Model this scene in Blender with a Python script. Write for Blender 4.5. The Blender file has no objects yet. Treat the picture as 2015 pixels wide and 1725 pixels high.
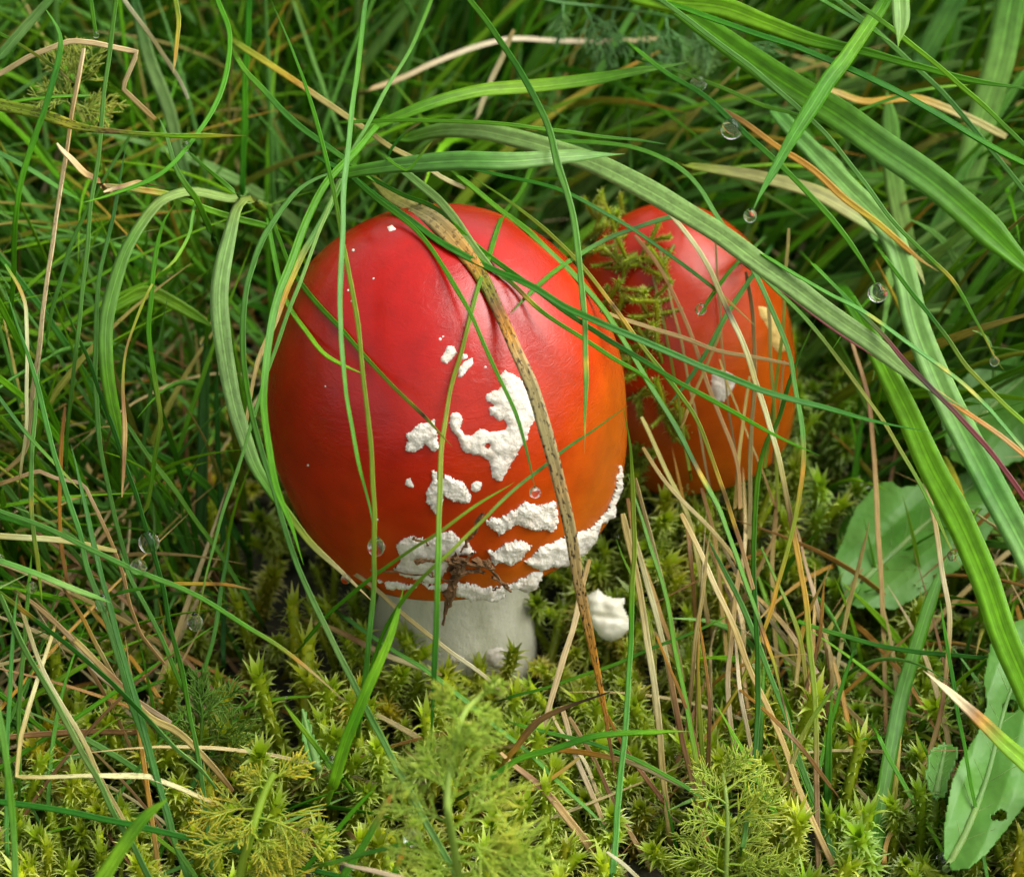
import bpy, math, random
import numpy as np
from mathutils import Vector
from mathutils.bvhtree import BVHTree
from mathutils import noise as mnoise

random.seed(7); rng = np.random.default_rng(7)
S = bpy.context.scene
COL = S.collection

# ------------------------------------------------------------------ camera
W0, H0 = 2015.0, 1725.0
FPX, DIST = 7000.0, 0.70                       # focal length in photo pixels, metres to the big cap
PITCH = math.radians(38)
VD = np.array([0, math.cos(PITCH), -math.sin(PITCH)])       # view direction
RT = np.array([1.0, 0, 0]); UPV = np.array([0, math.sin(PITCH), math.cos(PITCH)])
CAPC = np.array([0, 0, 0.071])                 # centre of the big cap, 71 mm over the soil
def ray(x, y):
    return VD + RT*((x-W0/2)/FPX) + UPV*(-(y-H0/2)/FPX)
CAMP = CAPC - ray(875, 780)*DIST
def pt(x, y, D):                               # photo pixel + millimetres in front of the cap-centre plane
    return CAMP + ray(x, y)*(DIST - D/1000.0)
def proj(P):
    q = np.asarray(P) - CAMP; d = q @ VD
    return W0/2 + FPX*(q @ RT)/d, H0/2 - FPX*(q @ UPV)/d, (DIST-d)*1000
def groundD(x, y, z=0.0):                      # D at which the pixel's ray meets height z
    r = ray(x, y); return (DIST - (z-CAMP[2])/r[2])*1000
cam = bpy.data.cameras.new('camera'); camo = bpy.data.objects.new('camera', cam); COL.objects.link(camo)
camo.location = CAMP; camo.rotation_euler = (math.pi/2-PITCH, 0, 0)
cam.sensor_width = 36; cam.lens = 36*FPX/W0; cam.clip_start = 0.02; cam.clip_end = 60
cam.dof.use_dof = True; cam.dof.focus_distance = DIST-0.018; cam.dof.aperture_fstop = 19
S.camera = camo
S.render.resolution_x, S.render.resolution_y = 1024, 876

# ------------------------------------------------------------------ overcast light
SUN_EL, SUN_AZ = math.radians(55), math.radians(88)          # soft overcast glow, high and from the right (azimuth from +y)
w = bpy.data.worlds.new('World'); S.world = w; w.use_nodes = True
nt = w.node_tree; bg = nt.nodes['Background']
sky = nt.nodes.new('ShaderNodeTexSky'); sky.sky_type = 'NISHITA'; sky.sun_disc = False
sky.sun_elevation = SUN_EL; sky.sun_rotation = SUN_AZ; sky.dust_density = 4.0; sky.ozone_density = 0.5
hs = nt.nodes.new('ShaderNodeHueSaturation'); hs.inputs['Saturation'].default_value = 0.06
nt.links.new(sky.outputs[0], hs.inputs['Color']); nt.links.new(hs.outputs[0], bg.inputs[0])
bg.inputs[1].default_value = 0.095
sl = bpy.data.lights.new('sun', 'SUN'); sl.energy = 1.5; sl.angle = math.radians(62); sl.color = (1, 0.96, 0.88)
so = bpy.data.objects.new('sun', sl); COL.objects.link(so)
sd = Vector((math.cos(SUN_EL)*math.sin(SUN_AZ), math.cos(SUN_EL)*math.cos(SUN_AZ), math.sin(SUN_EL))).normalized()
so.rotation_euler = sd.to_track_quat('Z', 'Y').to_euler()
sky.sun_rotation = math.atan2(sd.x, sd.y)
S.view_settings.view_transform = 'Standard'; S.view_settings.look = 'None'
S.view_settings.exposure = 1.52; S.view_settings.gamma = 1.0
S.cycles.max_bounces = 5; S.cycles.diffuse_bounces = 2; S.cycles.glossy_bounces = 2; S.cycles.transparent_max_bounces = 8; S.cycles.transmission_bounces = 6

# ------------------------------------------------------------------ helpers
def tag(o, label=None, cat=None, group=None, kind=None):
    if label: o['label'] = label
    if cat: o['category'] = cat
    if group: o['group'] = group
    if kind: o['kind'] = kind
    return o
def empty(name, loc):
    o = bpy.data.objects.new(name, None); o.location = loc; o.empty_display_size = 0.01; COL.objects.link(o); return o
def make_mesh(name, V, F, mat, col=None, bl=None, spot=None, dry=None, smooth=True):
    me = bpy.data.meshes.new(name); V = np.asarray(V, dtype=np.float64)
    if isinstance(F, np.ndarray) and F.ndim == 2:
        k = F.shape[1]; me.vertices.add(len(V)); me.vertices.foreach_set('co', V.ravel())
        me.loops.add(F.size); me.loops.foreach_set('vertex_index', F.ravel().astype(np.int32))
        me.polygons.add(len(F)); me.polygons.foreach_set('loop_start', np.arange(0, F.size, k, dtype=np.int32))
        me.update(calc_edges=True)
    else:
        me.from_pydata([tuple(p) for p in V], [], F)
    if col is not None:
        c = np.ones((len(V), 4)); c[:, :3] = col
        a = me.color_attributes.new('Col', 'FLOAT_COLOR', 'POINT'); a.data.foreach_set('color', c.ravel())
    if bl is not None:
        a = me.attributes.new('bl', 'FLOAT_VECTOR', 'POINT'); a.data.foreach_set('vector', np.asarray(bl, dtype=np.float64).ravel())
    for nm, val in (('spot', spot), ('dry', dry)):
        if val is not None:
            a = me.attributes.new(nm, 'FLOAT', 'POINT'); a.data.foreach_set('value', np.broadcast_to(np.asarray(val, dtype=np.float64), (len(V),)).copy())
    me.polygons.foreach_set('use_smooth', np.full(len(me.polygons), smooth))
    me.materials.append(mat); me.validate(); me.update()
    return me
def obj(name, me, parent=None, base=None):
    o = bpy.data.objects.new(name, me); COL.objects.link(o)
    if parent is not None:
        o.parent = parent; o.matrix_parent_inverse.identity()
    return o
def rooted(V, root):                            # vertices relative to a thing's base
    return np.asarray(V) - np.asarray(root)

def newmat(name):
    m = bpy.data.materials.new(name); m.use_nodes = True; n = m.node_tree
    return m, n, n.nodes['Principled BSDF'], n.nodes['Material Output']
def nd(n, typ, **kw):
    x = n.nodes.new(typ)
    for k, v in kw.items():
        if k in ('operation', 'blend_type', 'data_type', 'attribute_name', 'noise_dimensions', 'interpolation_type', 'feature'): setattr(x, k, v)
        else: x.inputs[k].default_value = v
    return x
def ramp(n, stops):
    r = n.nodes.new('ShaderNodeValToRGB'); e = r.color_ramp.elements
    while len(e) < len(stops): e.new(0.5)
    for i, (p, c) in enumerate(stops):
        e[i].position = p; e[i].color = (*c, 1) if len(c) == 3 else c
    return r
def mul(n, a, b, op='MULTIPLY'):
    x = n.nodes.new('ShaderNodeMath'); x.operation = op
    for i, v in enumerate((a, b)):
        if isinstance(v, (int, float)): x.inputs[i].default_value = v
        else: n.links.new(v, x.inputs[i])
    return x.outputs[0]
def mixc(n, fac, a, b, bt='MIX'):
    x = n.nodes.new('ShaderNodeMix'); x.data_type = 'RGBA'; x.blend_type = bt
    for s, v in ((x.inputs['Factor'], fac), (x.inputs['A'], a), (x.inputs['B'], b)):
        if isinstance(v, (int, float)): s.default_value = v
        elif isinstance(v, tuple): s.default_value = (*v, 1)
        else: n.links.new(v, s)
    return x.outputs['Result']

# ---- blade material: colour per point, veins along the blade, dark specks where 'spot' is set
def blade_material():
    m, n, p, out = newmat('grass_leaf')
    at = nd(n, 'ShaderNodeAttribute', attribute_name='Col'); bl = nd(n, 'ShaderNodeAttribute', attribute_name='bl')
    spo = nd(n, 'ShaderNodeAttribute', attribute_name='spot'); dry = nd(n, 'ShaderNodeAttribute', attribute_name='dry')
    mp = nd(n, 'ShaderNodeMapping'); mp.inputs['Scale'].default_value = (11, 0.05, 1); n.links.new(bl.outputs['Vector'], mp.inputs[0])
    nz = nd(n, 'ShaderNodeTexNoise', Scale=1.0, Detail=3.0, Roughness=0.6); n.links.new(mp.outputs[0], nz.inputs['Vector'])
    mp2 = nd(n, 'ShaderNodeMapping'); mp2.inputs['Scale'].default_value = (1.2, 0.35, 1); n.links.new(bl.outputs['Vector'], mp2.inputs[0])
    nz2 = nd(n, 'ShaderNodeTexNoise', Scale=1.0, Detail=4.0); n.links.new(mp2.outputs[0], nz2.inputs['Vector'])
    r1 = nd(n, 'ShaderNodeMapRange'); r1.inputs['From Min'].default_value = 0.3; r1.inputs['From Max'].default_value = 0.7
    r1.inputs['To Min'].default_value = 0.80; r1.inputs['To Max'].default_value = 1.16; n.links.new(nz.outputs[0], r1.inputs[0])
    r2 = nd(n, 'ShaderNodeMapRange'); r2.inputs['From Min'].default_value = 0.3; r2.inputs['From Max'].default_value = 0.7
    r2.inputs['To Min'].default_value = 0.8; r2.inputs['To Max'].default_value = 1.2; n.links.new(nz2.outputs[0], r2.inputs[0])
    sx = n.nodes.new('ShaderNodeSeparateXYZ'); n.links.new(bl.outputs['Vector'], sx.inputs[0]); au = mul(n, sx.outputs['Z'], 0.0, 'ADD'); ab = n.nodes.new('ShaderNodeMath'); ab.operation = 'ABSOLUTE'; n.links.new(au, ab.inputs[0])
    rb = ramp(n, [(0.0, (1.45, 1.45, 1.45)), (0.07, (1.25, 1.25, 1.25)), (0.11, (0.86, 0.86, 0.86)), (0.3, (1, 1, 1)), (0.88, (1, 1, 1)), (0.97, (1.3, 1.3, 1.3))]); n.links.new(ab.outputs[0], rb.inputs[0])
    f = mul(n, mul(n, r1.outputs[0], r2.outputs[0]), rb.outputs[0])
    vs = n.nodes.new('ShaderNodeVectorMath'); vs.operation = 'SCALE'; n.links.new(at.outputs['Color'], vs.inputs[0]); n.links.new(f, vs.inputs['Scale'])
    mp3 = nd(n, 'ShaderNodeMapping'); mp3.inputs['Scale'].default_value = (2.6, 0.75, 1); n.links.new(bl.outputs['Vector'], mp3.inputs[0])
    nz3 = nd(n, 'ShaderNodeTexNoise', Scale=1.0, Detail=2.0, Roughness=0.6); n.links.new(mp3.outputs[0], nz3.inputs['Vector'])
    r3 = nd(n, 'ShaderNodeMapRange', interpolation_type='SMOOTHSTEP'); r3.inputs['From Min'].default_value = 0.56; r3.inputs['From Max'].default_value = 0.61
    n.links.new(nz3.outputs[0], r3.inputs[0])
    c = mixc(n, mul(n, r3.outputs[0], spo.outputs['Fac']), vs.outputs[0], (0.03, 0.018, 0.01))
    n.links.new(c, p.inputs['Base Color']); p.inputs['Roughness'].default_value = 0.42
    p.inputs['Specular IOR Level'].default_value = 0.25
    bp = nd(n, 'ShaderNodeBump', Strength=0.25, Distance=0.0001); n.links.new(nz.outputs[0], bp.inputs['Height']); n.links.new(bp.outputs[0], p.inputs['Normal'])
    tr = n.nodes.new('ShaderNodeBsdfTranslucent'); n.links.new(mixc(n, 1.0, c, (1.0, 1.0, 0.55), 'MULTIPLY'), tr.inputs[0])
    mx = n.nodes.new('ShaderNodeMixShader'); fac = mul(n, 0.34, mul(n, dry.outputs['Fac'], 0.24), 'SUBTRACT'); n.links.new(fac, mx.inputs[0])
    n.links.new(p.outputs[0], mx.inputs[1]); n.links.new(tr.outputs[0], mx.inputs[2]); n.links.new(mx.outputs[0], out.inputs[0])
    return m
def moss_material(name, rough=0.3, trans=0.35):
    m, n, p, out = newmat(name)
    at = nd(n, 'ShaderNodeAttribute', attribute_name='Col')
    tc = n.nodes.new('ShaderNodeNewGeometry')
    nz = nd(n, 'ShaderNodeTexNoise', Scale=70.0, Detail=3.0); n.links.new(tc.outputs['Position'], nz.inputs['Vector'])
    r = ramp(n, [(0.3, (0.7, 0.75, 0.6)), (0.5, (1, 1, 1)), (0.70, (1.25, 1.0, 0.8))]); n.links.new(nz.outputs[0], r.inputs[0])
    c = mixc(n, 1.0, at.outputs['Color'], r.outputs[0], 'MULTIPLY')
    n.links.new(c, p.inputs['Base Color']); p.inputs['Roughness'].default_value = rough
    tr = n.nodes.new('ShaderNodeBsdfTranslucent'); n.links.new(c, tr.inputs[0])
    mx = n.nodes.new('ShaderNodeMixShader'); mx.inputs[0].default_value = trans
    n.links.new(p.outputs[0], mx.inputs[1]); n.links.new(tr.outputs[0], mx.inputs[2]); n.links.new(mx.outputs[0], out.inputs[0])
    return m
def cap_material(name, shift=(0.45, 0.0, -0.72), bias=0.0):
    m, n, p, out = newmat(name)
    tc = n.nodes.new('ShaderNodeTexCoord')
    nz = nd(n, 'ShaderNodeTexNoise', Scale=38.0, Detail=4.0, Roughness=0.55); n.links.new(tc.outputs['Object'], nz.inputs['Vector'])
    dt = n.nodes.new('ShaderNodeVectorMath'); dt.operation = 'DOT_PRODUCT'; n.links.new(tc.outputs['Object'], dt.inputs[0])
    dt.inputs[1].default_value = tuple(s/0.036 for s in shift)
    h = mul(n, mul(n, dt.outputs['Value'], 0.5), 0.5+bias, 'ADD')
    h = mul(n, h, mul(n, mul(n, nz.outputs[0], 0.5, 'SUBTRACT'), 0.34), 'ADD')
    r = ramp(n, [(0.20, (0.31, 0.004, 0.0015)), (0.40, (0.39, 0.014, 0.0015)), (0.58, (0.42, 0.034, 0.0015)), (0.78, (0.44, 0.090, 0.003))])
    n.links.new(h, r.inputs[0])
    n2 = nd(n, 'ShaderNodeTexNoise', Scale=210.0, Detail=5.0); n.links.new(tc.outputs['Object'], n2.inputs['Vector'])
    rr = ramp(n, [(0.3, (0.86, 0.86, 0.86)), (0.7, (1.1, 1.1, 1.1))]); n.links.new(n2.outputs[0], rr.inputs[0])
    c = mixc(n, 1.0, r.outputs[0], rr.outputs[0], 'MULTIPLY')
    n.links.new(c, p.inputs['Base Color'])
    p.inputs['Roughness'].default_value = 0.24; p.inputs['Specular IOR Level'].default_value = 0.42
    # leathery wrinkles
    mp = nd(n, 'ShaderNodeMapping'); mp.inputs['Scale'].default_value = (1, 1, 2.0); n.links.new(tc.outputs['Object'], mp.inputs[0])
    n3 = nd(n, 'ShaderNodeTexNoise', Scale=420.0, Detail=5.0, Roughness=0.65, Distortion=1.2); n.links.new(mp.outputs[0], n3.inputs['Vector'])
    n4 = nd(n, 'ShaderNodeTexNoise', Scale=60.0, Detail=2.0); n.links.new(tc.outputs['Object'], n4.inputs['Vector'])
    n5 = nd(n, 'ShaderNodeTexNoise', Scale=45.0, Detail=2.0); n.links.new(tc.outputs['Object'], n5.inputs['Vector'])
    k = mul(n, mul(n, n3.outputs[0], n5.outputs[0]), 0.00026); k2 = mul(n, n4.outputs[0], 0.0003)
    hh = mul(n, k, k2, 'ADD')
    bp = nd(n, 'ShaderNodeBump', Strength=0.75, Distance=1.0); n.links.new(hh, bp.inputs['Height']); n.links.new(bp.outputs[0], p.inputs['Normal'])
    return m
def pale_material(name, base, dark, scale=260.0, bump=0.00034, rough=0.75, sss=0.35, stretch=(1, 1, 1)):
    m, n, p, out = newmat(name)
    tc = n.nodes.new('ShaderNodeTexCoord'); mp = nd(n, 'ShaderNodeMapping'); mp.inputs['Scale'].default_value = stretch; n.links.new(tc.outputs['Object'], mp.inputs[0])
    nz = nd(n, 'ShaderNodeTexNoise', Scale=scale, Detail=6.0, Roughness=0.65); n.links.new(mp.outputs[0], nz.inputs['Vector'])
    n2 = nd(n, 'ShaderNodeTexNoise', Scale=scale*4, Detail=4.0, Roughness=0.7); n.links.new(tc.outputs['Object'], n2.inputs['Vector'])
    r = ramp(n, [(0.28, dark), (0.55, base)]); n.links.new(nz.outputs[0], r.inputs[0]); n.links.new(r.outputs[0], p.inputs['Base Color'])
    p.inputs['Roughness'].default_value = rough; p.inputs['Specular IOR Level'].default_value = 0.25
    p.inputs['Subsurface Weight'].default_value = sss; p.inputs['Subsurface Radius'].default_value = (0.0012, 0.001, 0.0007); p.inputs['Subsurface Scale'].default_value = 1.0
    hh = mul(n, mul(n, nz.outputs[0], bump), mul(n, n2.outputs[0], bump*0.6), 'ADD')
    bp = nd(n, 'ShaderNodeBump', Strength=0.9, Distance=1.0); n.links.new(hh, bp.inputs['Height']); n.links.new(bp.outputs[0], p.inputs['Normal'])
    return m
def leaf_material(name, c1, c2):
    m, n, p, out = newmat(name)
    tc = n.nodes.new('ShaderNodeTexCoord'); nz = nd(n, 'ShaderNodeTexNoise', Scale=120.0, Detail=5.0); n.links.new(tc.outputs['Object'], nz.inputs['Vector'])
    r = ramp(n, [(0.35, c1), (0.65, c2)]); n.links.new(nz.outputs[0], r.inputs[0]); n.links.new(r.outputs[0], p.inputs['Base Color'])
    p.inputs['Roughness'].default_value = 0.48
    bp = nd(n, 'ShaderNodeBump', Strength=0.6, Distance=0.0006); n.links.new(nz.outputs[0], bp.inputs['Height']); n.links.new(bp.outputs[0], p.inputs['Normal'])
    tr = n.nodes.new('ShaderNodeBsdfTranslucent'); n.links.new(r.outputs[0], tr.inputs[0])
    mx = n.nodes.new('ShaderNodeMixShader'); mx.inputs[0].default_value = 0.3
    n.links.new(p.outputs[0], mx.inputs[1]); n.links.new(tr.outputs[0], mx.inputs[2]); n.links.new(mx.outputs[0], out.inputs[0])
    return m
def soil_material():
    m, n, p, out = newmat('soil')
    g = n.nodes.new('ShaderNodeNewGeometry'); nz = nd(n, 'ShaderNodeTexNoise', Scale=90.0, Detail=8.0); n.links.new(g.outputs['Position'], nz.inputs['Vector'])
    r = ramp(n, [(0.3, (0.008, 0.008, 0.003)), (0.5, (0.02, 0.022, 0.006)), (0.7, (0.04, 0.028, 0.012))]); n.links.new(nz.outputs[0], r.inputs[0])
    n.links.new(r.outputs[0], p.inputs['Base Color']); p.inputs['Roughness'].default_value = 0.8
    bp = nd(n, 'ShaderNodeBump', Strength=1.0, Distance=0.004); n.links.new(nz.outputs[0], bp.inputs['Height']); n.links.new(bp.outputs[0], p.inputs['Normal'])
    return m
def water_material():
    m, n, p, out = newmat('water'); p.inputs['Base Color'].default_value = (1, 1, 1, 1); p.inputs['Roughness'].default_value = 0.0
    p.inputs['IOR'].default_value = 1.33; p.inputs['Transmission Weight'].default_value = 1.0
    return m
M_BLADE = blade_material(); M_MOSS = moss_material('moss_leaf', 0.35, 0.4); M_FEATHER = moss_material('feathery_leaf', 0.5, 0.4)
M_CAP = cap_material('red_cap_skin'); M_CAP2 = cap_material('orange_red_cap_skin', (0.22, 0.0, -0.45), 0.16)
M_WART = pale_material('veil_flesh', (0.68, 0.64, 0.54), (0.55, 0.47, 0.37)); M_YWART = pale_material('yellow_veil_flesh', (0.62, 0.46, 0.15), (0.5, 0.3, 0.07))
M_STEM = pale_material('stem_flesh', (0.60, 0.59, 0.45), (0.40, 0.40, 0.26), 160.0, 0.0006, 0.7, 0.2, (1, 1, 0.35))
M_DEBRIS = pale_material('debris_fibre', (0.16, 0.085, 0.035), (0.03, 0.018, 0.008), 500.0, 0.0004, 0.85, 0.0)
M_SOIL = soil_material(); M_WATER = water_material()

# ------------------------------------------------------------------ ground
gs = np.sinh(np.linspace(-5.2, 5.2, 181))/np.sinh(5.2)*4.0
gx, gy = np.meshgrid(gs, gs+0.05)
MX, MY = 0.055, 0.045
def gz(x, y): return 0.005*math.exp(-(((x-0.001)/0.034)**2+((y+0.012)/0.026)**2)) + 0.020*math.exp(-(((x-MX)/0.034)**2+((y-MY)/0.030)**2)) + 0.004*mnoise.noise(Vector((x*22, y*22, 1.3))) + 0.0015*mnoise.noise(Vector((x*90, y*90, 4.0)))
GV = np.array([(x, y, gz(x, y)-0.001) for x, y in zip(gx.ravel(), gy.ravel())])
n_ = 181; ii = np.arange(n_*n_).reshape(n_, n_)
GF = np.stack([ii[:-1, :-1], ii[:-1, 1:], ii[1:, 1:], ii[1:, :-1]], -1).reshape(-1, 4)
tag(obj('ground', make_mesh('ground', GV, GF, M_SOIL)), kind='structure')

# ------------------------------------------------------------------ mushrooms
def lathe(profile, nseg, wob=0.0, seed=0.0, squash=(1, 1)):
    pr = np.array(profile, dtype=float); m = len(pr); th = np.linspace(0, 2*math.pi, nseg, endpoint=False)
    V = np.zeros((m, nseg, 3))
    for i, (r, z) in enumerate(pr):
        for j, t in enumerate(th):
            d = Vector((math.cos(t), math.sin(t), z*40+seed)); k = 1 + wob*mnoise.noise(d*1.3) + wob*0.4*mnoise.noise(d*3.1)
            V[i, j] = (r*k*math.cos(t)*squash[0], r*k*math.sin(t)*squash[1], z)
    V = V.reshape(-1, 3); ii = np.arange(m*nseg).reshape(m, nseg); jj = np.roll(ii, -1, 1)
    F = np.stack([ii[1:], jj[1:], jj[:-1], ii[:-1]], -1).reshape(-1, 4)
    return V, F
def cap_profile(a, h, b, zb, u, extend=False):        # u = metres per unit; top -> margin -> curled edge
    P = []
    for k in range(40):
        t = math.pi/2*(k/39.0); P.append((max(a*math.sin(t)**0.97, 0.2), h*math.cos(t)))
    nb = 20
    for k in range(1, nb+1):
        z = -zb*k/nb; P.append((a*math.sqrt(1-(z/b)**2), z))
    rm = P[-1][0]
    if extend:
        P += [(rm-3, -zb-12), (rm-8, -zb-30), (rm-14, -zb-60), (rm-22, -zb-110)]
    else:
        P += [(rm-3, -zb-6), (rm-10, -zb-9), (rm-22, -zb-4), (rm-60, -zb+20), (rm-120, -zb+40), (rm-200, -zb+52)]
    return [(r*u, z*u) for r, z in P]
from mathutils import Euler
def rotm(lean_x, lean_y):    # lean_x: radians towards +x, lean_y: radians towards +y (away)
    return np.array(Euler((-lean_y, lean_x, 0)).to_matrix())
U = 0.0001
CAP_R = rotm(math.radians(-8), math.radians(-1))
CA = dict(a=355, h=388, b=583, zb=247)
Vc, Fc = lathe(cap_profile(u=U, **CA), 128, 0.012, 2.0)
Vx, Fx = lathe(cap_profile(u=U, extend=True, **CA), 128, 0.012, 2.0)
def place(V, R, c): return V @ R.T + c
BV_CAP = BVHTree.FromPolygons([tuple(p) for p in place(Vc, CAP_R, CAPC)], Fc.tolist())
BV_CAPX = BVHTree.FromPolygons([tuple(p) for p in place(Vx, CAP_R, CAPC)], Fx.tolist())
# the smaller cap behind
CAP2_D = -45
CAP2C = pt(1342, 686, CAP2_D); CAP2_R = rotm(math.radians(-12), math.radians(3))
CB = dict(a=233, h=330, b=420, zb=235)
V2, F2 = lathe(cap_profile(u=U, **CB), 96, 0.015, 9.0)
BV_CAP2 = BVHTree.FromPolygons([tuple(p) for p in place(V2, CAP2_R, CAP2C)], F2.tolist())
def hit(bv, x, y):
    r = ray(x, y); loc, nor, idx, d = bv.ray_cast(Vector(CAMP), Vector(r).normalized())
    if loc is None: return None, None
    n = np.array(nor); n = n if n @ r < 0 else -n
    return np.array(loc), n
def capD(bv, x, y):
    p, n = hit(bv, x, y)
    return None if p is None else (DIST - (p-CAMP) @ VD)*1000

def poly_sd(poly, X, Y):      # signed distance, positive inside
    P = np.array(poly, dtype=float); Q = np.roll(P, -1, 0); ins = np.zeros(X.shape, bool); dmin = np.full(X.shape, 1e9)
    for (x1, y1), (x2, y2) in zip(P, Q):
        dx, dy = x2-x1, y2-y1; t = np.clip(((X-x1)*dx+(Y-y1)*dy)/(dx*dx+dy*dy+1e-9), 0, 1)
        dmin = np.minimum(dmin, np.hypot(X-x1-t*dx, Y-y1-t*dy))
        c = (y1 > Y) != (y2 > Y); xi = x1 + (Y-y1)*dx/(dy if abs(dy) > 1e-9 else 1e-9); ins ^= c & (X < xi)
    return np.where(ins, dmin, -dmin)
def patch(poly, bv, step=2.5, h=14.0, rag=5.0, seed=0.0, holes=(), under=0.6, lump=0.5):
    """a raised crumb of veil lying on a surface: returns verts, faces (closed lens)"""
    P = np.array(poly); x0, y0 = P.min(0)-8; x1, y1 = P.max(0)+8
    xs = np.arange(x0, x1, step); ys = np.arange(y0, y1, step); X, Y = np.meshgrid(xs, ys)
    sd = poly_sd(poly, X, Y)
    for hx, hy, hr in holes: sd = np.minimum(sd, np.hypot(X-hx, Y-hy)-hr)
    N1 = np.array([[mnoise.noise(Vector((x*0.10, y*0.10, seed))) for x in xs] for y in ys])
    N2 = np.array([[mnoise.noise(Vector((x*0.42, y*0.42, seed+7))) for x in xs] for y in ys])
    N3 = np.array([[mnoise.noise(Vector((x*0.045, y*0.045, seed+3))) for x in xs] for y in ys])
    sd = sd + rag*(0.6*N1+0.75*N2)
    keep = sd > -step*1.2
    top = {}; V = []
    T = np.zeros(X.shape, int)-1; B = np.zeros(X.shape, int)-1
    for i in range(len(ys)):
        for j in range(len(xs)):
            if not keep[i, j]: continue
            p, nn = hit(bv, X[i, j], Y[i, j])
            if p is None: continue
            s = sd[i, j]; f = math.sqrt(min(max(s, 0)/9.0, 1.0)) if s > 0 else s/step*0.25
            hh = h*0.52*f*(1 + lump*N3[i, j] + 0.22*N1[i, j] + 0.20*N2[i, j])*U
            T[i, j] = len(V); V.append(p+nn*hh); B[i, j] = len(V); V.append(p-nn*(under*h*max(f, 0)*U + 0.00002))
    F = []
    for i in range(len(ys)-1):
        for j in range(len(xs)-1):
            q = T[i, j], T[i, j+1], T[i+1, j+1], T[i+1, j]
            if min(q) >= 0:
                F.append(q[::-1]); F.append((B[i, j], B[i, j+1], B[i+1, j+1], B[i+1, j]))
    return np.array(V), F
def from_crop(s, ox, oy, k):
    return [(ox+float(a.split(',')[0])/k, oy+float(a.split(',')[1])/k) for a in s.split()]

# --- the big mushroom
BASE1 = np.array([0.003, 0.0, 0.0])
mush = tag(empty('mushroom', BASE1), 'large mushroom with glossy red cap, white flecks and thick white stem', 'mushroom')
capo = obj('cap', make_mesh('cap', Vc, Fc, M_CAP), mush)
capo.location = CAPC-BASE1; capo.rotation_euler = Euler((math.radians(1), math.radians(-8), 0))
sp = [(60, 640), (138, 620), (138, 560), (135, 480), (134, 400), (138, 320), (150, 220), (165, 130), (174, 60), (165, 0), (120, -40), (1, -50)]
spf = []
for (r0, z0), (r1, z1) in zip(sp[:-1], sp[1:]):
    for k in range(6): t = k/6; spf.append(((r0+(r1-r0)*t)*U, (z0+(z1-z0)*t)*U))
Vs, Fs = lathe(spf, 64, 0.03, 5.0)
stem_c = np.array([0.0012, -0.0005, 0])
Vs = Vs + stem_c*0
stem = obj('stem', make_mesh('stem', Vs, Fs[:, ::-1], M_STEM), mush); stem.location = stem_c-BASE1
BV_STEM = BVHTree.FromPolygons([tuple(p) for p in Vs+stem_c], Fs.tolist())
K5 = 2.874
WARTS = [("725,258 760,270 810,300 830,330 860,400 895,490 900,535 870,570 855,640 830,670 800,720 760,790 730,840 710,875 690,880 660,860 650,810 635,760 590,735 540,725 500,715 480,680 460,630 425,590 412,550 425,500 450,490 480,505 490,545 478,580 500,620 540,625 580,590 600,585 640,600 690,600 730,590 745,560 725,530 690,540 670,515 640,505 640,470 670,455 630,430 620,400 650,370 690,365 710,345 690,310 705,275", 13, 4, [(959, 877, 5)]),
 ("175,620 215,590 240,550 290,550 320,530 345,530 335,560 345,600 350,650 360,695 330,712 305,690 275,675 250,700 215,720 170,705 165,680 185,655", 15, 5, []),
 ("405,115 440,120 455,155 430,190 400,220 370,205 365,180 390,150", 11, 2, []),
 ("480,160 515,165 520,185 490,195", 8, 1.5, []),
 ("545,185 550,215 510,260 480,295 465,290 468,240 500,205", 10, 2.5, []),
 ("320,820 345,835 350,870 380,860 400,840 440,860 490,880 520,930 540,995 480,1000 430,990 400,960 380,950 375,1010 340,1060 320,1050 310,1010 280,1000 285,940 310,910", 17, 5.5, []),
 ("570,878 600,890 590,930 560,945 535,930 540,895", 10, 2, []),
 ("165,870 195,865 212,910 190,920 165,900", 9, 3, []),
 ("620,1100 650,1085 700,1090 760,1050 800,1030 845,990 870,1010 930,1020 1005,990 1020,1050 1028,1110 990,1170 960,1150 900,1160 840,1140 800,1120 760,1150 720,1165 690,1190 680,1165 640,1150", 17, 5, []),
 ("630,1265 680,1280 720,1240 770,1215 830,1220 878,1240 840,1290 800,1330 760,1350 700,1335 670,1355 650,1320", 17, 5, []),
 ("115,1240 160,1200 220,1190 280,1210 340,1190 380,1165 440,1170 470,1210 520,1220 565,1280 530,1300 480,1290 440,1330 400,1370 380,1420 330,1460 300,1450 230,1430 170,1425 105,1380 140,1340 130,1290", 15, 6.5, []),
 ("62,-556 88,-566 116,-542 74,-530", 6, 1, [])]
for x, y, e in ((695, 492, 3), (735, 548, 2), (685, 571, 2.2), (692, 592, 2.5), (866, 667, 3), (872, 662, 2), (606, 915, 2.5), (742, 1022, 3), (955, 722, 2.4), (640, 760, 1.8)):   # specks of grit-sized veil
    WARTS.append((' '.join(f'{(x-740+e*c)*2.874:.0f},{(y-640+e*s_)*2.874:.0f}' for c, s_ in ((1, .2), (.3, 1), (-.9, .6), (-.7, -.7), (.5, -.9))), 5, 0.5, []))
for k, (s, h, rag, holes) in enumerate(WARTS):
    V, F = patch(from_crop(s, 740, 640, K5), BV_CAPX, (1.7 if k not in (0, 10) else 2.0) if k < 12 else 1.0, h, rag, k*3.7, holes)
    o = obj('wart', make_mesh('wart', (V-CAPC) @ CAP_R, F, M_WART), capo)
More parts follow.
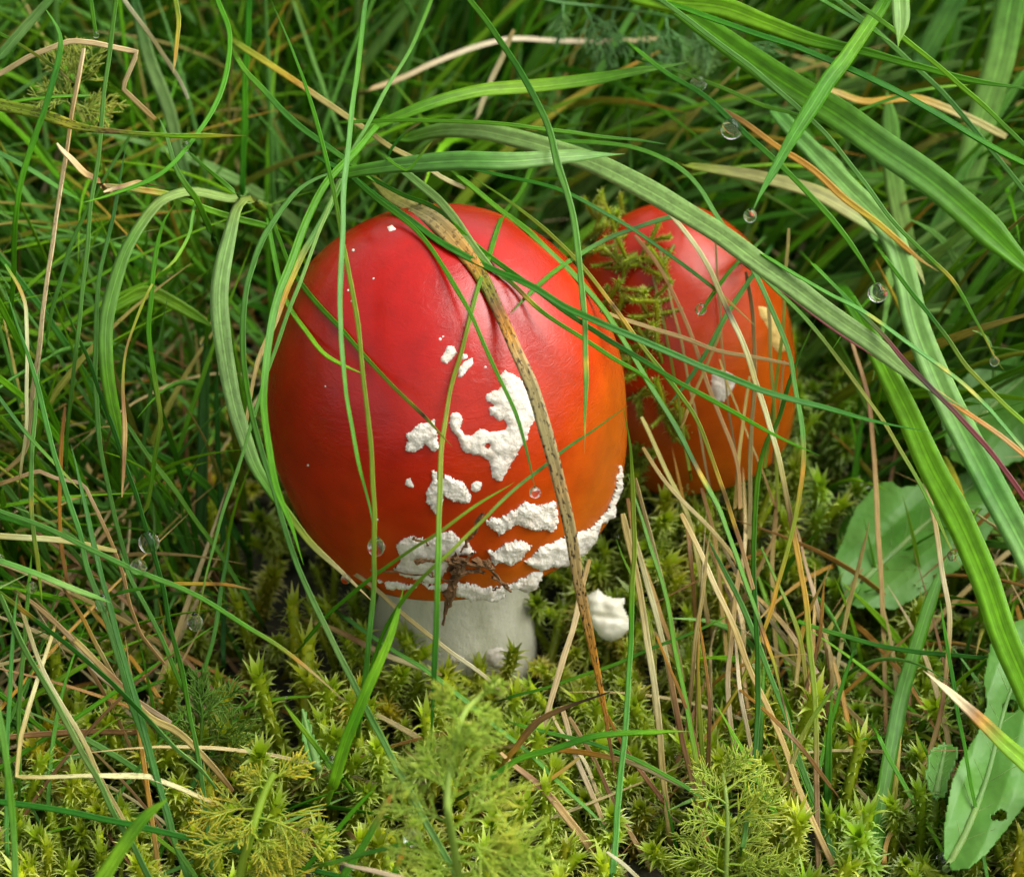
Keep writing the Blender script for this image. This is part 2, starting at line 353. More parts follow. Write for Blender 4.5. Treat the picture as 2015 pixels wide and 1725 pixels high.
FRINGE = ["840,1330 880,1310 930,1250 1000,1225 1050,1200 1100,1190 1150,1170 1220,1140 1270,1090 1320,1010 1355,920 1370,830 1378,780 1395,830 1392,920 1350,1010 1345,1080 1270,1130 1250,1190 1225,1240 1180,1290 1100,1340 1080,1360 1000,1370 930,1385 900,1370 850,1350",
 "230,1440 330,1470 440,1450 520,1450 610,1482 700,1472 780,1455 880,1400 950,1385 930,1440 905,1490 860,1510 830,1500 790,1485 740,1495 720,1540 680,1560 640,1555 600,1545 540,1555 500,1540 460,1525 420,1505 380,1500 300,1485",
 "10,1440 90,1450 170,1455 240,1470 200,1490 150,1480 100,1500 60,1470"]
for k, s in enumerate(FRINGE):
    V, F = patch(from_crop(s, 740, 640, K5), BV_CAPX, 2.0, 15, 5.5, 50+k*5.1, (), 1.0)
    obj('veil_fringe', make_mesh('veil_fringe', (V-CAPC) @ CAP_R, F, M_WART), capo)
for k, s in enumerate(["850,450 900,430 960,440 1010,480 1000,520 950,550 890,540 850,500", "430,395 480,420 560,430 600,470 520,470 450,440", "640,465 700,470 760,500 700,520 650,500"]):
    V, F = patch(from_crop(s, 660, 1125, K5), BV_STEM, 3.0, 13 if k < 3 else 6, 6.5, 80+k*5.1)
    if len(F): obj('stem_scale', make_mesh('stem_scale', V-stem_c, F, M_WART if k < 3 else M_STEM), stem)
# --- the smaller mushroom
BASE2 = np.array([CAP2C[0]+0.006, CAP2C[1], 0])
mush2 = tag(empty('mushroom', BASE2), 'smaller orange-red mushroom half buried in moss behind the large one', 'mushroom')
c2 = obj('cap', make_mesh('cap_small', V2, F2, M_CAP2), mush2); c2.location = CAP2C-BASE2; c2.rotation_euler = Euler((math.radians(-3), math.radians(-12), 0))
hz = (CAP2C[2]-0.018)/U
spf = [(80*U, hz*U), (90*U, hz*U*0.7), (98*U, hz*U*0.4), (112*U, hz*U*0.15), (100*U, -20*U), (1*U, -40*U)]
spf = [(np.interp(t, range(6), [p[0] for p in spf]), np.interp(t, range(6), [p[1] for p in spf])) for t in np.linspace(0, 5, 26)]
Va, Fa = lathe(spf, 48, 0.03, 15.0)
obj('stem', make_mesh('stem_small', Va, Fa[:, ::-1], M_STEM), mush2)
V, F = patch([(1402, 737), (1423, 727), (1444, 739), (1447, 755), (1434, 777), (1423, 790), (1408, 790), (1398, 765)], BV_CAP2, 2.5, 14, 4, 90.1)
obj('wart', make_mesh('wart', (V-CAP2C) @ CAP2_R, F, M_WART), c2)
V, F = patch([(1492, 602), (1508, 606), (1520, 622), (1536, 640), (1545, 665), (1546, 690), (1530, 693), (1518, 676), (1512, 645), (1497, 622)], BV_CAP2, 2.5, 11, 1.5, 95.1)
obj('wart', make_mesh('wart_yellow', (V-CAP2C) @ CAP2_R, F, M_YWART), c2)
# ------------------------------------------------------------------ grass blades
PAL = dict(g=(0.074, 0.240, 0.006), G=(0.024, 0.130, 0.005), b=(0.100, 0.265, 0.042), B=(0.045, 0.160, 0.025), l=(0.165, 0.360, 0.010),
           p=(0.200, 0.360, 0.085), m=(0.200, 0.250, 0.018), y=(0.430, 0.340, 0.035), o=(0.360, 0.185, 0.020), t=(0.330, 0.250, 0.082),
           w=(0.490, 0.430, 0.225), n=(0.150, 0.080, 0.025), k=(0.035, 0.020, 0.012), r=(0.120, 0.020, 0.022), q=(0.27, 0.25, 0.09))
DRYC = set('otwnkr')
MOSS_H = 0.0125
def colours(spec, s):
    toks = spec.split() if (' ' in spec or ':' in spec) else list(spec)
    if ':' in spec:
        pos = [float(t.split(':')[1]) for t in toks]; L = [t[0] for t in toks]
    else:
        L = toks; pos = np.linspace(0, 1, len(L)) if len(L) > 1 else [0.0]
    C = np.array([PAL[c] for c in L]); D = np.array([1.0 if c in DRYC else (0.4 if c in 'yq' else 0.0) for c in L])
    return np.stack([np.interp(s, pos, C[:, i]) for i in range(3)], -1), np.interp(s, pos, D)
def catmull(P, n, sharp=False):
    P = np.asarray(P, float); d = np.r_[0, np.cumsum(np.maximum(np.hypot(*np.diff(P[:, :2], axis=0).T), 1e-3))]
    t = np.linspace(0, d[-1], n)
    if sharp or len(P) < 3: return np.stack([np.interp(t, d, P[:, k]) for k in range(2)], -1), t/d[-1], d/d[-1]
    m = np.zeros((len(P), 2)); m[1:-1] = (P[2:, :2]-P[:-2, :2])/(d[2:]-d[:-2])[:, None]
    m[0] = (P[1, :2]-P[0, :2])/(d[1]-d[0]); m[-1] = (P[-1, :2]-P[-2, :2])/(d[-1]-d[-2])
    i = np.clip(np.searchsorted(d, t, 'right')-1, 0, len(P)-2); h = d[i+1]-d[i]; u = (t-d[i])/h
    h00 = 2*u**3-3*u**2+1; h10 = u**3-2*u**2+u; h01 = -2*u**3+3*u**2; h11 = u**3-u**2
    return h00[:, None]*P[i, :2]+(h10*h)[:, None]*m[i]+h01[:, None]*P[i+1, :2]+(h11*h)[:, None]*m[i+1], t/d[-1], d/d[-1]
def smooth1(a, it, lock=None):
    a = a.copy()
    for _ in range(it):
        b = a.copy(); b[1:-1] = 0.25*a[:-2]+0.5*a[1:-1]+0.25*a[2:]
        a = b
        if lock is not None: a = np.maximum(a, lock)
    return a
def ribbon(P, wd, colr, dry, spot=0.0, fold=0.3, twist=0.0, seed=0.0, facing=None, tube=False):
    """a leaf blade: closed, folded lens section swept along P; wd = full widths in metres"""
    P = np.asarray(P); n = len(P); T = np.gradient(P, axis=0); T /= np.linalg.norm(T, axis=1)[:, None]+1e-12
    f0 = (-VD + 0.25*np.array([0, 0, 1])) if facing is None else np.asarray(facing); N = np.zeros_like(P); prev = None
    for i in range(n):
        v = f0 - (f0 @ T[i])*T[i]; L = np.linalg.norm(v)
        if L < 0.35 and prev is not None:
            v = prev - (prev @ T[i])*T[i]; L = np.linalg.norm(v)
        prev = v/(L+1e-12); N[i] = prev
    B = np.cross(T, N); tw = np.broadcast_to(np.asarray(twist, float), (n,))
    N, B = N*np.cos(tw)[:, None]+B*np.sin(tw)[:, None], B*np.cos(tw)[:, None]-N*np.sin(tw)[:, None]
    s = np.r_[0, np.cumsum(np.linalg.norm(np.diff(P, axis=0), axis=1))]
    th = np.where(wd < 0.0013, wd*0.55, np.minimum(0.00035+wd*0.06, 0.0007)); fo = np.where(wd < 0.0013, fold*0.5, fold)
    us = [-1, -0.5, 0, 0.5, 1, 0.55, 0, -0.55]; V = np.zeros((n, 8, 3)); bl = np.zeros((n, 8, 3))
    for k, u in enumerate(us):
        V[:, k] = P + B*(u*wd/2)[:, None] + N*(abs(u)*wd/2*fo)[:, None]
        if k > 4: V[:, k] -= N*(th*(1.0 if u == 0 else 0.8))[:, None]
        bl[:, k] = np.stack([np.full(n, u + seed*3.1), s*1000+seed*17, np.full(n, float(u))], -1)
    V = V.reshape(-1, 3); ii = np.arange(n*8).reshape(n, 8); jj = np.roll(ii, -1, 1)
    F = np.stack([ii[:-1], jj[:-1], jj[1:], ii[1:]], -1).reshape(-1, 4)
    return V, F, np.repeat(colr, 8, 0), bl.reshape(-1, 3), np.repeat(dry, 8), np.repeat(np.broadcast_to(spot, (n,)), 8)
BLADES = []
def T(label, pts, wpx, D, col, name='grass_blade', cat='grass blade', spot=0.0, fold=0.3, twist=None, sharp=False, blunt=False, ext=45, behind=False, group=None, free=False, tiptaper=0.16, extdir=None):
    P = [tuple(float(c) for c in a.split(',')) for a in pts.split()]
    plen = sum(math.hypot(a[0]-b[0], a[1]-b[1]) for a, b in zip(P[1:], P[:-1])); n = int(np.clip(plen/16, 10, 110))
    xy, s, ds = catmull(np.array(P), n, sharp)
    Dl = np.atleast_1d(np.array(D, float)); Dv = np.interp(s, np.linspace(0, 1, len(Dl)), Dl) if len(Dl) > 1 else np.full(n, Dl[0])
    rs = random.random()
    # stay above the moss and in front of the caps
    lo = np.full(n, -1e9)
    for i in range(n):
        lo[i] = groundD(xy[i, 0], xy[i, 1], MOSS_H if not free else 0.004)+1.0 if i > 1 else -1e9
        if not behind:
            for bv, cl in ((BV_CAP, 1.0), (BV_CAP2, 0.8)):
                c = capD(bv, xy[i, 0], xy[i, 1])
                if c is not None: lo[i] = max(lo[i], c+cl)
    Dv = np.maximum(Dv, lo); Dv = smooth1(Dv, 10, lo)
    wl = np.atleast_1d(np.array(wpx, float)); wl = wl*(0.91 if wl.max() < 22 else 1.0); wv = np.interp(s, np.linspace(0, 1, len(wl)), wl)*U*(1-Dv/1000/DIST)
    if not blunt: wv = wv*np.clip(((1-s)/tiptaper)**0.75, 0.04, 1)
    else: wv = wv*np.where(s > 0.995, 0.75, 1)
    C, dry = colours(col, s)
    # root: carry on from the first traced point back down into the soil
    ph = random.uniform(0, 60); k1 = np.array([mnoise.noise(Vector((ph+v*plen/70.0, 3.3, 0))) for v in s]); k2 = np.array([mnoise.noise(Vector((ph+v*plen/90.0, 9.3, 0))) for v in s])
    thin = float(np.clip(14/max(wl), .25, 1)); wv = wv*(1+0.16*k1*thin); nrm2 = np.gradient(xy, axis=0)[:, ::-1]*np.array([1, -1]); nrm2 /= np.hypot(*nrm2.T)[:, None]+1e-9; xy = xy+nrm2*(k2*3.0*thin*np.clip(np.minimum(s, 1-s)*12, 0, 1))[:, None]
    d0 = np.array(P[0])-np.array(P[1]); d0 = d0/np.hypot(*d0) if extdir is None else np.array(extdir)/np.hypot(*extdir)
    rp = np.array(P[0])+d0*ext; m = 9
    e = np.linspace(1, 0, m, endpoint=False); exy = np.array(P[0])[None]+d0[None]*(e*ext)[:, None]
    gD = groundD(rp[0], rp[1], -0.003); eD = Dv[0] + (gD-Dv[0])*(1-np.sqrt(np.clip(1-e, 0, 1)))
    XY = np.vstack([exy, xy]); DD = np.r_[eD, Dv]
    if not behind:
        for i in range(m):
            c = capD(BV_CAP, *XY[i])
    PP = np.array([pt(x, y, d) for (x, y), d in zip(XY, DD)])
    WW = np.r_[np.linspace(0.75, 1, m)*wv[0], wv]; CC = np.vstack([np.repeat(C[:1], m, 0), C]); DR = np.r_[np.full(m, dry[0]), dry]
    CC = CC*np.array([1+random.uniform(-.12, .12), 1+random.uniform(-.1, .1), 1+random.uniform(-.15, .15)])
    tw = (random.uniform(-0.45, 0.45) + random.uniform(-0.5, 0.5)*np.r_[np.zeros(m), s]) if twist is None else np.r_[np.full(m, np.atleast_1d(twist)[0]), np.interp(s, np.linspace(0, 1, len(np.atleast_1d(twist))), np.atleast_1d(twist))]
    sp = np.r_[np.zeros(m), np.interp(s, np.linspace(0, 1, len(np.atleast_1d(spot))), np.atleast_1d(spot))]
    root = pt(rp[0], rp[1], gD)
    V, F, c, bl, dr, sp = ribbon(PP-root, WW, CC, DR, sp, fold, tw, rs*10)
    o = obj(name, make_mesh(name, V, F, M_BLADE, c, bl, sp, dr)); o.location = root
    tag(o, label, cat, group)
    BLADES.append((XY, DD))
    return o
def ST(label, pts, wpx, D, col='twt', **k):
    k.setdefault('blunt', True)
    return T(label, pts, wpx, D, col, name='dead_straw', cat='straw', **k)

# --- blades and straws lying over the large cap
T('broad half-dead yellow and tan blade with black specks draped down the large red cap', '735,352 770,388 850,432 900,480 945,540 985,620 1015,690 1050,770 1080,870 1105,970 1125,1060 1140,1150 1165,1270 1185,1370 1203,1480 1213,1540', [18, 33, 39, 29, 23, 24, 27, 28, 26, 25, 24, 21, 16, 10, 7, 5], (-15, 20, 40, 45, 40, 28, 20), 'm:0 q:.1 o:.2 m:.23 n:.27 o:.31 t:.35 q:.40 q:.5 t:.56 q:.60 t:.7 o:.8 o:.88 n:.95 n:1', spot=[.3, .5, .8, .9, .9, 1, 1, .9, .5], fold=0.12, twist=[-.2, .15, 0.1], tiptaper=.05)
T('blue-green blade ending in a sharp point beside the speckled dead blade', '770,318 810,348 869,400 938,494 992,553', [14, 19, 20, 17, 9], (10, 30), 'bpp', fold=0.2, twist=[.1, .3])
T('long dark green blade sweeping from the large cap across the small cap', '640,318 680,340 732,380 802,430 872,481 965,527 1054,570 1127,612 1236,659 1368,718 1439,743 1511,772 1640,808 1740,832 1830,850', [12, 14, 15, 15, 16, 15, 13, 10], (0, 15, 35, 40, 35, 25, 10), 'GGGGG', fold=.45)
T('dark green blade forking below the long dark one and ending beyond the small cap', '700,335 786,380 850,405 900,450 960,500 1054,570 1158,643 1236,690 1332,750 1439,808 1522,854 1615,897', [10, 11, 12, 11, 10, 9], (0, 20, 35, 38, 30, 15), 'GgGGgg')
T('thin green blade with a yellow-brown break on the cap shoulder facing the small cap', '900,470 940,510 1000,552 1060,606 1130,656 1200,700 1260,735 1300,770', [9, 10, 9, 8], (20, 34, 25), 'g:0 g:.25 n:.33 y:.36 g:.42 g:1')
T('thin green blade on the large cap with a dewdrop hanging from its tip', '680,335 728,380 810,446 872,523 910,589 945,659 980,736 1011,806 1034,875 1053,962', [11, 11, 10, 9, 9, 8], (5, 25, 40, 46, 46), 'GgggB')
T('slim green stalk crossing the large cap from the moss behind it down past the stem', '1043,334 1022,383 994,418 973,466 960,510 941,570 910,682 887,767 872,864 866,961 862,1080 860,1200 853,1368 846,1505', [11, 11, 10, 10, 11, 12, 13, 12, 9], (-35, 0, 25, 40, 50, 55, 52, 45), 'ggmmgGG')
T('upright blue-green blade with a browned tip hanging between speckled blade and small cap', '905,-25 924,0 973,63 1036,160 1078,251 1098,320 1116,379 1137,480 1147,592 1153,700 1153,800 1150,893', [13, 14, 15, 16, 15, 14, 13, 11, 8], (0, 12, 25, 30, 35, 40, 40), 'g:0 G:.2 b:.45 b:.7 b:.8 y:.82 b:.84 b:.93 y:.955 n:.97 o:1', ext=70)
T('hair-thin olive stem slanting under the speckled blade across the white-flecked cap front', '700,1420 754,1245 785,1193 823,1145 879,1092 949,1026 1018,957 1074,915 1147,859 1238,797', [9, 9, 8, 7, 6], (25, 40, 52, 50, 40, 25), 'ggmGG')
T('short thin green blade resting on the speckled front rim of the large cap', '600,1262 660,1195 700,1160 740,1131 810,1082 869,1044 942,991 1013,948', [9, 8, 7, 6], (10, 35, 48, 46), 'ggmg')
T('bright green blade standing against the white stem', '655,1545 681,1456 712,1376 747,1299 778,1222 794,1155', [22, 24, 23, 20, 15, 6], (38, 45, 45), 'lglg', fold=.4)
T('thin stalk with pale sheath running down the bare red cap face to a dewdrop', '735,-30 720,0 700,160 690,240 680,330 675,430 669,559 670,659 678,740 697,864 717,961 732,1020 740,1085', [11, 12, 12, 13, 13, 12, 10, 9, 8], (0, 15, 30, 38, 45, 48, 46), 'GgbbbggB', ext=80)
T('yellow-green stalk beside the sheathed one on the bare cap face, passing the stem', '709,1410 723,1299 731,1195 737,1125 736,1000 732,922 725,825 715,728 697,597 678,488 668,430 650,350 620,230 580,110 533,0', [12, 12, 11, 10, 10, 11, 10, 10, 9, 8], (35, 45, 50, 48, 45, 38, 25, 15, 5), 'gbmmmmggb')
T('olive blade with a dark nick slanting over the bare cap face to a white fleck', '532,420 542,453 563,509 579,539 628,601 674,651 717,701 771,755 821,806 872,860 891,879', [9, 10, 11, 10, 9, 8], (0, 8, 30, 42, 46), 'g:0 g:.5 m:.8 k:.86 m:.88 m:1')
T('bright green curl ending on the bare red face of the large cap', '528,430 531,457 546,535 566,597 601,651 635,694 674,717 721,738', [10, 11, 12, 11, 10, 8], (0, 10, 30, 42), 'ggll')
T('thick soft green blade hugging the large cap\'s outline on its grassy side', '740,250 700,296 644,358 605,428 571,515 548,575 530,660 518,767 518,803 529,890 543,960 571,1030 598,1113', [12, 15, 17, 19, 19, 18, 18, 17, 16, 16, 15, 12], (5, 25, 35, 40, 40, 35), 'gggbggg', fold=.45)
T('long pale stem crossing the large cap\'s grassy rim to a hanging dewdrop', '852,-10 841,21 799,111 754,188 712,264 681,324 653,392 629,449 611,503 591,555 557,647 522,744 498,824 470,918 438,1012 400,1158 383,1248', [8, 9, 9, 9, 9, 8, 8, 8, 7], (-20, 0, 15, 28, 32, 32, 30), 'gbbpbbbbm', ext=60)
T('withered blade turning from green through yellow to straw on the large cap\'s grassy rim', '690,330 665,370 635,430 599,493 565,565 540,638 506,720 490,800 470,932', [14, 15, 15, 13, 10, 8, 7], (5, 20, 25, 22), 'g:0 b:.25 y:.38 o:.45 t:.5 t:1')
T('long blue-green blade arching beside the large cap and down to the feathery plant', '903,1728 876,1682 841,1619 799,1542 743,1438 702,1355 660,1271 605,1158 574,1082 543,978 522,908 494,804 480,700 484,574 505,505 543,428 585,376 637,346 700,330', [15, 16, 16, 15, 14, 13, 13, 12, 13, 13, 14, 14, 16, 20, 18], (55, 45, 40, 36, 34, 32, 28, 22, 15), 'bpbpbbgbbb', fold=.5)
T('broad pale green blade lying level just above the large cap', '668,345 719,334 799,324 904,317 1008,317 1095,310 1230,303', [20, 28, 38, 38, 34, 26, 10], (15, 22, 28, 25, 15), 'gbbpb', fold=.15, twist=[.2, .1, -.1])
T('broad green blade with long thin point reaching behind the upright blue-green blade', '690,300 720,262 760,240 850,205 950,180 1050,172 1150,160 1250,142 1360,122', [14, 20, 26, 29, 30, 28, 20, 9], (-5, -5, -10, -12, -10), 'gglgb', fold=.35)

# --- left bank
ST('tall pale straw standing upright beside a straight blue-green stalk', '0,935 25,915 47,890 55,855 75,690 95,540 115,400 140,225 165,95', [10, 13, 12, 12, 11, 11, 12, 12, 12], (0, 20, 22, 18), 'twwwwtw', spot=[0, .3, .5, .5, .2], sharp=False, extdir=(-1, .4))
ST('kinked bleached straw bridging to the top of the tall pale straw', '-20,152 0,145 60,110 140,82 190,85 272,102 247,160 240,172 305,235', 12, (0, 8, 5, 0), 'wwwwt', sharp=True)
ST('bleached straw slanting behind the kinked straw near the sickle-shaped blade', '238,-12 245,0 300,75 345,145 370,195', 10, (-20, -25), 'wtw')
T('yellow dangling tip of a dying blade near the slanting bleached straw', '340,-20 345,0 352,40 348,80 340,145', [11, 11, 9, 7], (5, 8), 'mmyot')
T('short dark hanging blade with a droplet on its end near the kinked straw', '172,-30 178,0 184,40 190,70', [10, 10, 9], (10, 12), 'Ggg', blunt=True)
T('tall straight blue-green stalk beside the tall pale straw', '130,929 132,873 144,734 165,560 175,440 190,330 205,190 228,0 232,-30', [9, 10, 11, 11, 11, 10], (5, 25, 25, 20, 15), 'gbbbbg', blunt=True)
T('green blade bowed like a sickle over the tall pale straw', '20,640 26,522 31,417 56,306 94,195 118,101 117,63 84,10', [10, 12, 13, 13, 13, 11], (0, 25, 30, 30), 'gggGg')
T('broad pale blunt blade crossing above the kinked bleached straw', '-10,120 0,110 45,60 95,0 110,-20', [20, 21, 20, 19], (30, 35), 'bpb', blunt=True)
T('thin blade with orange tip under the kinked bleached straw', '-20,58 0,68 60,100 110,135 146,165', [8, 8, 7, 6], (18, 22), 'ggmGt')
T('yellowing pointed leaf with brown scorch marks lying across the tall pale straw', '-20,202 0,206 80,225 150,248 190,256 230,260 330,266 485,267', [24, 24, 22, 13, 8, 10, 13, 6], (25, 30, 25), 'm:0 m:.25 y:.3 m:.38 n:.48 m:.56 l:.75 o:1', spot=[.5, .7, .9, .7, .2, .1], fold=.2)
T('thin green blade running level above the yellowing leaf', '-20,208 0,205 60,195 120,190 190,188', 8, (5, 5), 'ggb')
T('green blade curving across the yellowing leaf down to the broken straw stub', '424,-20 428,0 451,63 449,122 428,195 383,271 334,327 285,358 223,383 157,400', [10, 11, 12, 11, 10, 9, 8], (5, 20, 28, 30), 'gggggl')
T('upright green blade standing out of focus behind the jointed level stalk', '478,395 478,370 480,240 485,120 490,0', [12, 14, 14, 13], (-45, -30), 'GgG', blunt=True)
T('dark slanting blade joining the bundle above the large cap', '470,120 487,146 591,250 643,289 700,330 740,360', [12, 14, 15, 14], (-5, 15), 'gGGg')
T('wide grey-green blade deep in the grass behind the yellowing leaf', '372,372 365,348 351,296 331,209 296,122 275,45 265,0', [22, 26, 27, 26, 22], (-70, -60), 'BppB', blunt=True)
T('blade fading from yellow-green through orange to straw above the large cap', '470,88 494,104 557,146 605,177 661,216 712,250 764,285 817,313 869,348 914,370', [13, 14, 13, 12, 11, 10], (-30, -10, 0), 'm:0 y:.15 o:.25 t:.35 t:.7 w:1', blunt=True)
ST('long grey-white straw arching across the back above the large cap', '726,177 799,150 904,104 956,87 1008,78 1112,82 1182,84 1300,76', 13, (-70, -80, -90), 'twwt')
ST('pale straw slanting up behind the broad green blade', '935,237 966,157 991,111 1011,59', 12, (-60, -55), 'wwt')
T('hooked wiry tendril above the level pale blade', '761,313 775,285 799,257 830,240', 6, (5, 8), 'GGn')
T('bent wiry green shoot shaped like a check mark on the level pale blade', '764,313 785,328 803,334 825,310 851,278', [6, 7, 6, 5], (25, 28), 'gggm')
T('thin green blade running level under the broad pointed blade above the caps', '690,240 723,238 827,238 973,244 1095,256 1182,268 1318,285', [8, 9, 9, 7], (0, 5, 0), 'gggG')
T('broad bluish ribbed blade arching and dropping like a strap near the broken straw', '505,400 480,392 452,391 383,378 348,383 313,400 278,442 243,505 220,580 209,640 209,717 219,786 230,838 246,930', [18, 24, 24, 24, 26, 28, 30, 29, 28, 26, 22, 12], (-5, 10, 18, 20, 20, 15), 'pppbbbggg', fold=.12, twist=[.5, .3, 0, 0])
T('broad chewed strap-like blade with yellow edges curling down beside the large cap', '508,404 488,390 468,408 455,450 436,540 432,600 440,682 459,786 480,856 501,915 522,950 571,1016 612,1068 671,1124 740,1190', [16, 26, 34, 36, 37, 34, 32, 30, 24, 18, 14, 13, 12, 9], (5, 20, 24, 26, 26, 26, 24), 'm:0 p:.1 p:.55 g:.68 m:.8 q:.9 t:1', spot=[0, 0, .2, .2, 0, .1, 0], fold=.15, twist=[.5, .1, 0, 0, 0])
T('short jointed green stalk lying level behind the two strap blades', '545,452 520,445 420,415 340,385 270,372 205,365', [13, 15, 15, 14, 12], (0, 8, 15), 'g:0 l:.5 l:.6 o:.75 m:.85 n:1', blunt=True)
ST('broken thick straw stub with a frayed end', '202,366 190,355 165,340 140,312 112,282', [13, 16, 17, 14, 7], (20, 25), 't:0 n:.1 t:.3 w:.8 w:1')
ST('small brown curled leaf scrap beside the broken straw stub', '292,362 275,358 250,366 225,372 204,378', [4, 10, 13, 10, 5], (20, 24), 'ntnw')
T('pointed blue-green blade tip rising over the yellowing leaf behind the strap blades', '420,470 386,393 369,369 348,331 331,278 310,226', [13, 14, 14, 12, 9, 4], (5, 20, 20), 'Ggbb')
T('thin blade ending in a cluster of dewdrops under the yellowing leaf', '470,385 440,360 410,335 366,293', [10, 10, 9, 7], (10, 16), 'bgb')
T('jointed stem bending twice between the strap blades', '262,1012 285,1005 299,943 310,873 315,825 310,786 299,717 292,647 296,598 306,505 320,442 344,400', [9, 10, 10, 12, 11, 11, 10], (0, 12, 18, 20), 'mgmgggg')
T('fine green hook curling beside the bluish ribbed strap blade', '386,400 378,420 372,460 345,510 318,535', [8, 8, 8, 6], (12, 18), 'gglm')
ST('twisted brown withered leaf hanging beside the bluish ribbed strap blade', '299,560 271,619 250,675 243,717 242,769 245,838 243,908 240,978', [5, 7, 5, 6, 8, 11, 8, 3], (22, 24, 22), 'm:0 m:.2 n:.3 m:.4 n:.55 t:.7 n:.85 t:1')
T('broad bright leaf arching in shadow behind the bluish ribbed strap blade', '205,620 235,598 290,575 330,590 383,619 425,648', [14, 24, 28, 26, 20, 8], (-10, -15), 'gllg', fold=.4)
T('long dark green blade carrying two big dewdrops, slanting down beyond the strap blades', '420,1720 414,1680 400,1560 386,1466 369,1375 348,1281 331,1212 320,1158 296,1065 275,995 250,925 226,856 195,769 174,706 139,630 110,548', [11, 12, 12, 12, 12, 11, 11, 10, 9], (35, 30, 25, 22, 18, 10), 'bbgGGGGg')
T('short green blade pointing down across the foot of the tall pale straw', '-20,757 0,783 52,852 104,908 156,962', [9, 10, 9, 8], (15, 20), 'GGgm')
T('long blue-green blade slanting past the bent straw\'s end, parallel to a dark one', '372,1730 369,1723 334,1629 313,1542 289,1466 261,1396 237,1309 216,1240 195,1177 170,1110 157,1047 122,943 101,873 80,783 52,689 7,560', [14, 14, 14, 14, 13, 12, 12, 11, 10], (38, 32, 28, 24, 20), 'bpbpbbbb')
T('bluish blade with yellow bands beside the foot of the tall pale straw', '75,720 70,804 63,873 61,936 64,1012 70,1082 80,1158 84,1192', [10, 11, 11, 9], (10, 18, 18), 'b:0 b:.55 y:.58 b:.62 m:.8 l:1')
T('long dark green blade crossing close beside its paler blue-green partner', '390,1735 383,1723 348,1668 334,1612 313,1542 292,1466 275,1403 250,1320 223,1222 198,1125 174,1023 153,925 139,873', [12, 13, 13, 13, 12, 11], (40, 34, 30, 24), 'gGGGGGG')
T('thin green stem with a dead tan tip pointing toward the white stem', '-20,998 0,1005 104,1044 209,1096 313,1140 348,1153 417,1188 487,1233 557,1278 616,1323 685,1386', [10, 11, 11, 10, 9, 7], (25, 35, 38, 35), 'b:0 b:.3 g:.7 m:.8 o:.84 t:.88 t:1')
T('pale blade with a bright dewdrop at its tip above the pale ragged straw', '-20,1096 0,1105 50,1122 87,1135 157,1163 219,1186', [13, 13, 13, 11], (35, 42), 'bbpb')
T('long green blade with an orange nick slanting over the pale ragged straw', '-20,1150 0,1167 70,1219 139,1275 209,1334 250,1375 296,1421 348,1473 400,1518 456,1592', [10, 11, 12, 12, 11, 10], (30, 35, 35, 32), 'g:0 m:.09 o:.13 G:.18 G:.6 p:.8 b:1')
T('stout grey-green blade slanting across the bent right-angled straw', '300,1738 292,1723 261,1664 226,1605 188,1521 139,1438 97,1361 45,1271 0,1170', [14, 15, 15, 15, 14, 13], (48, 42, 38, 34), 'Bbpbb', blunt=True)
ST('straw bent at a right angle lying over the moss', '105,1240 101,1254 73,1334 56,1389 42,1445 33,1528 195,1527 289,1525 365,1556 431,1583', [8, 10, 11, 10, 10, 11, 15, 13, 9], (25, 34, 38, 36, 34), 'twttwwwt', sharp=True, spot=[0, .2, .3, .5, .5], extdir=(.2, -1))
ST('tan straw lying along the stout grey-green blade', '40,1195 52,1229 87,1320 122,1386 167,1466 195,1525 250,1625', [9, 10, 10, 9], (30, 34), 'twtt')
ST('thick brown stalk lying on the moss above the bent straw', '150,1262 223,1334 296,1410 348,1438 400,1487 459,1556', [13, 15, 17, 15, 12], (22, 26), 'tnttn')
ST('pale ragged straw lying on the moss under the orange-nicked blade', '40,1170 70,1191 139,1254 191,1320 244,1361 337,1421', [9, 12, 14, 13, 11], (15, 20), 'ttwtw')
ST('orange-brown straw fragment in the moss above the thick brown stalk', '130,1165 165,1220 200,1290 235,1350', [6, 10, 12, 8], (12, 18), 'notn')
T('short wide bright green blade tip thrusting up below the bent straw', '195,1745 209,1723 237,1678 278,1622 332,1568', [34, 33, 32, 27, 10], (70, 72), 'llgl', fold=.5)
T('long dark green blade running almost level in front of the bent straw', '-20,1574 0,1577 87,1588 174,1605 261,1622 348,1643 452,1668 539,1689 626,1713 700,1730', [13, 14, 13, 12], (45, 46, 42), 'GGGG', blunt=True)
T('bluish upright stalk just outside the corner of the bent straw', '14,1680 14,1612 16,1438 24,1264 35,1160', [10, 10, 9], (30, 36), 'bbb')
T('green upright stalk just inside the corner of the bent straw', '37,1540 37,1473 42,1334 57,1160 62,1090', [10, 10, 9], (26, 30), 'gbg')
T('blunt soft green blade in front of the bent straw\'s corner', '30,1740 27,1650 21,1577 14,1508 0,1420 -8,1380', [14, 15, 14], (58, 60), 'bgb', blunt=True)
T('short bright blade leaning out of the moss with a droplet at its side', '672,1530 654,1508 633,1483 592,1431 557,1383', [12, 13, 13, 11, 6], (28, 32), 'ggll')
T('thin upright green blade rising behind the dark green feathery tuft', '394,1420 397,1351 417,1264 442,1125 452,1050', [9, 10, 9], (0, 8), 'gbB')
T('slim green blade meeting the long dewdrop-bearing dark blade in the shadows', '362,1360 348,1323 296,1212 250,1125 235,1080', [10, 10, 9], (8, 12), 'gbb')
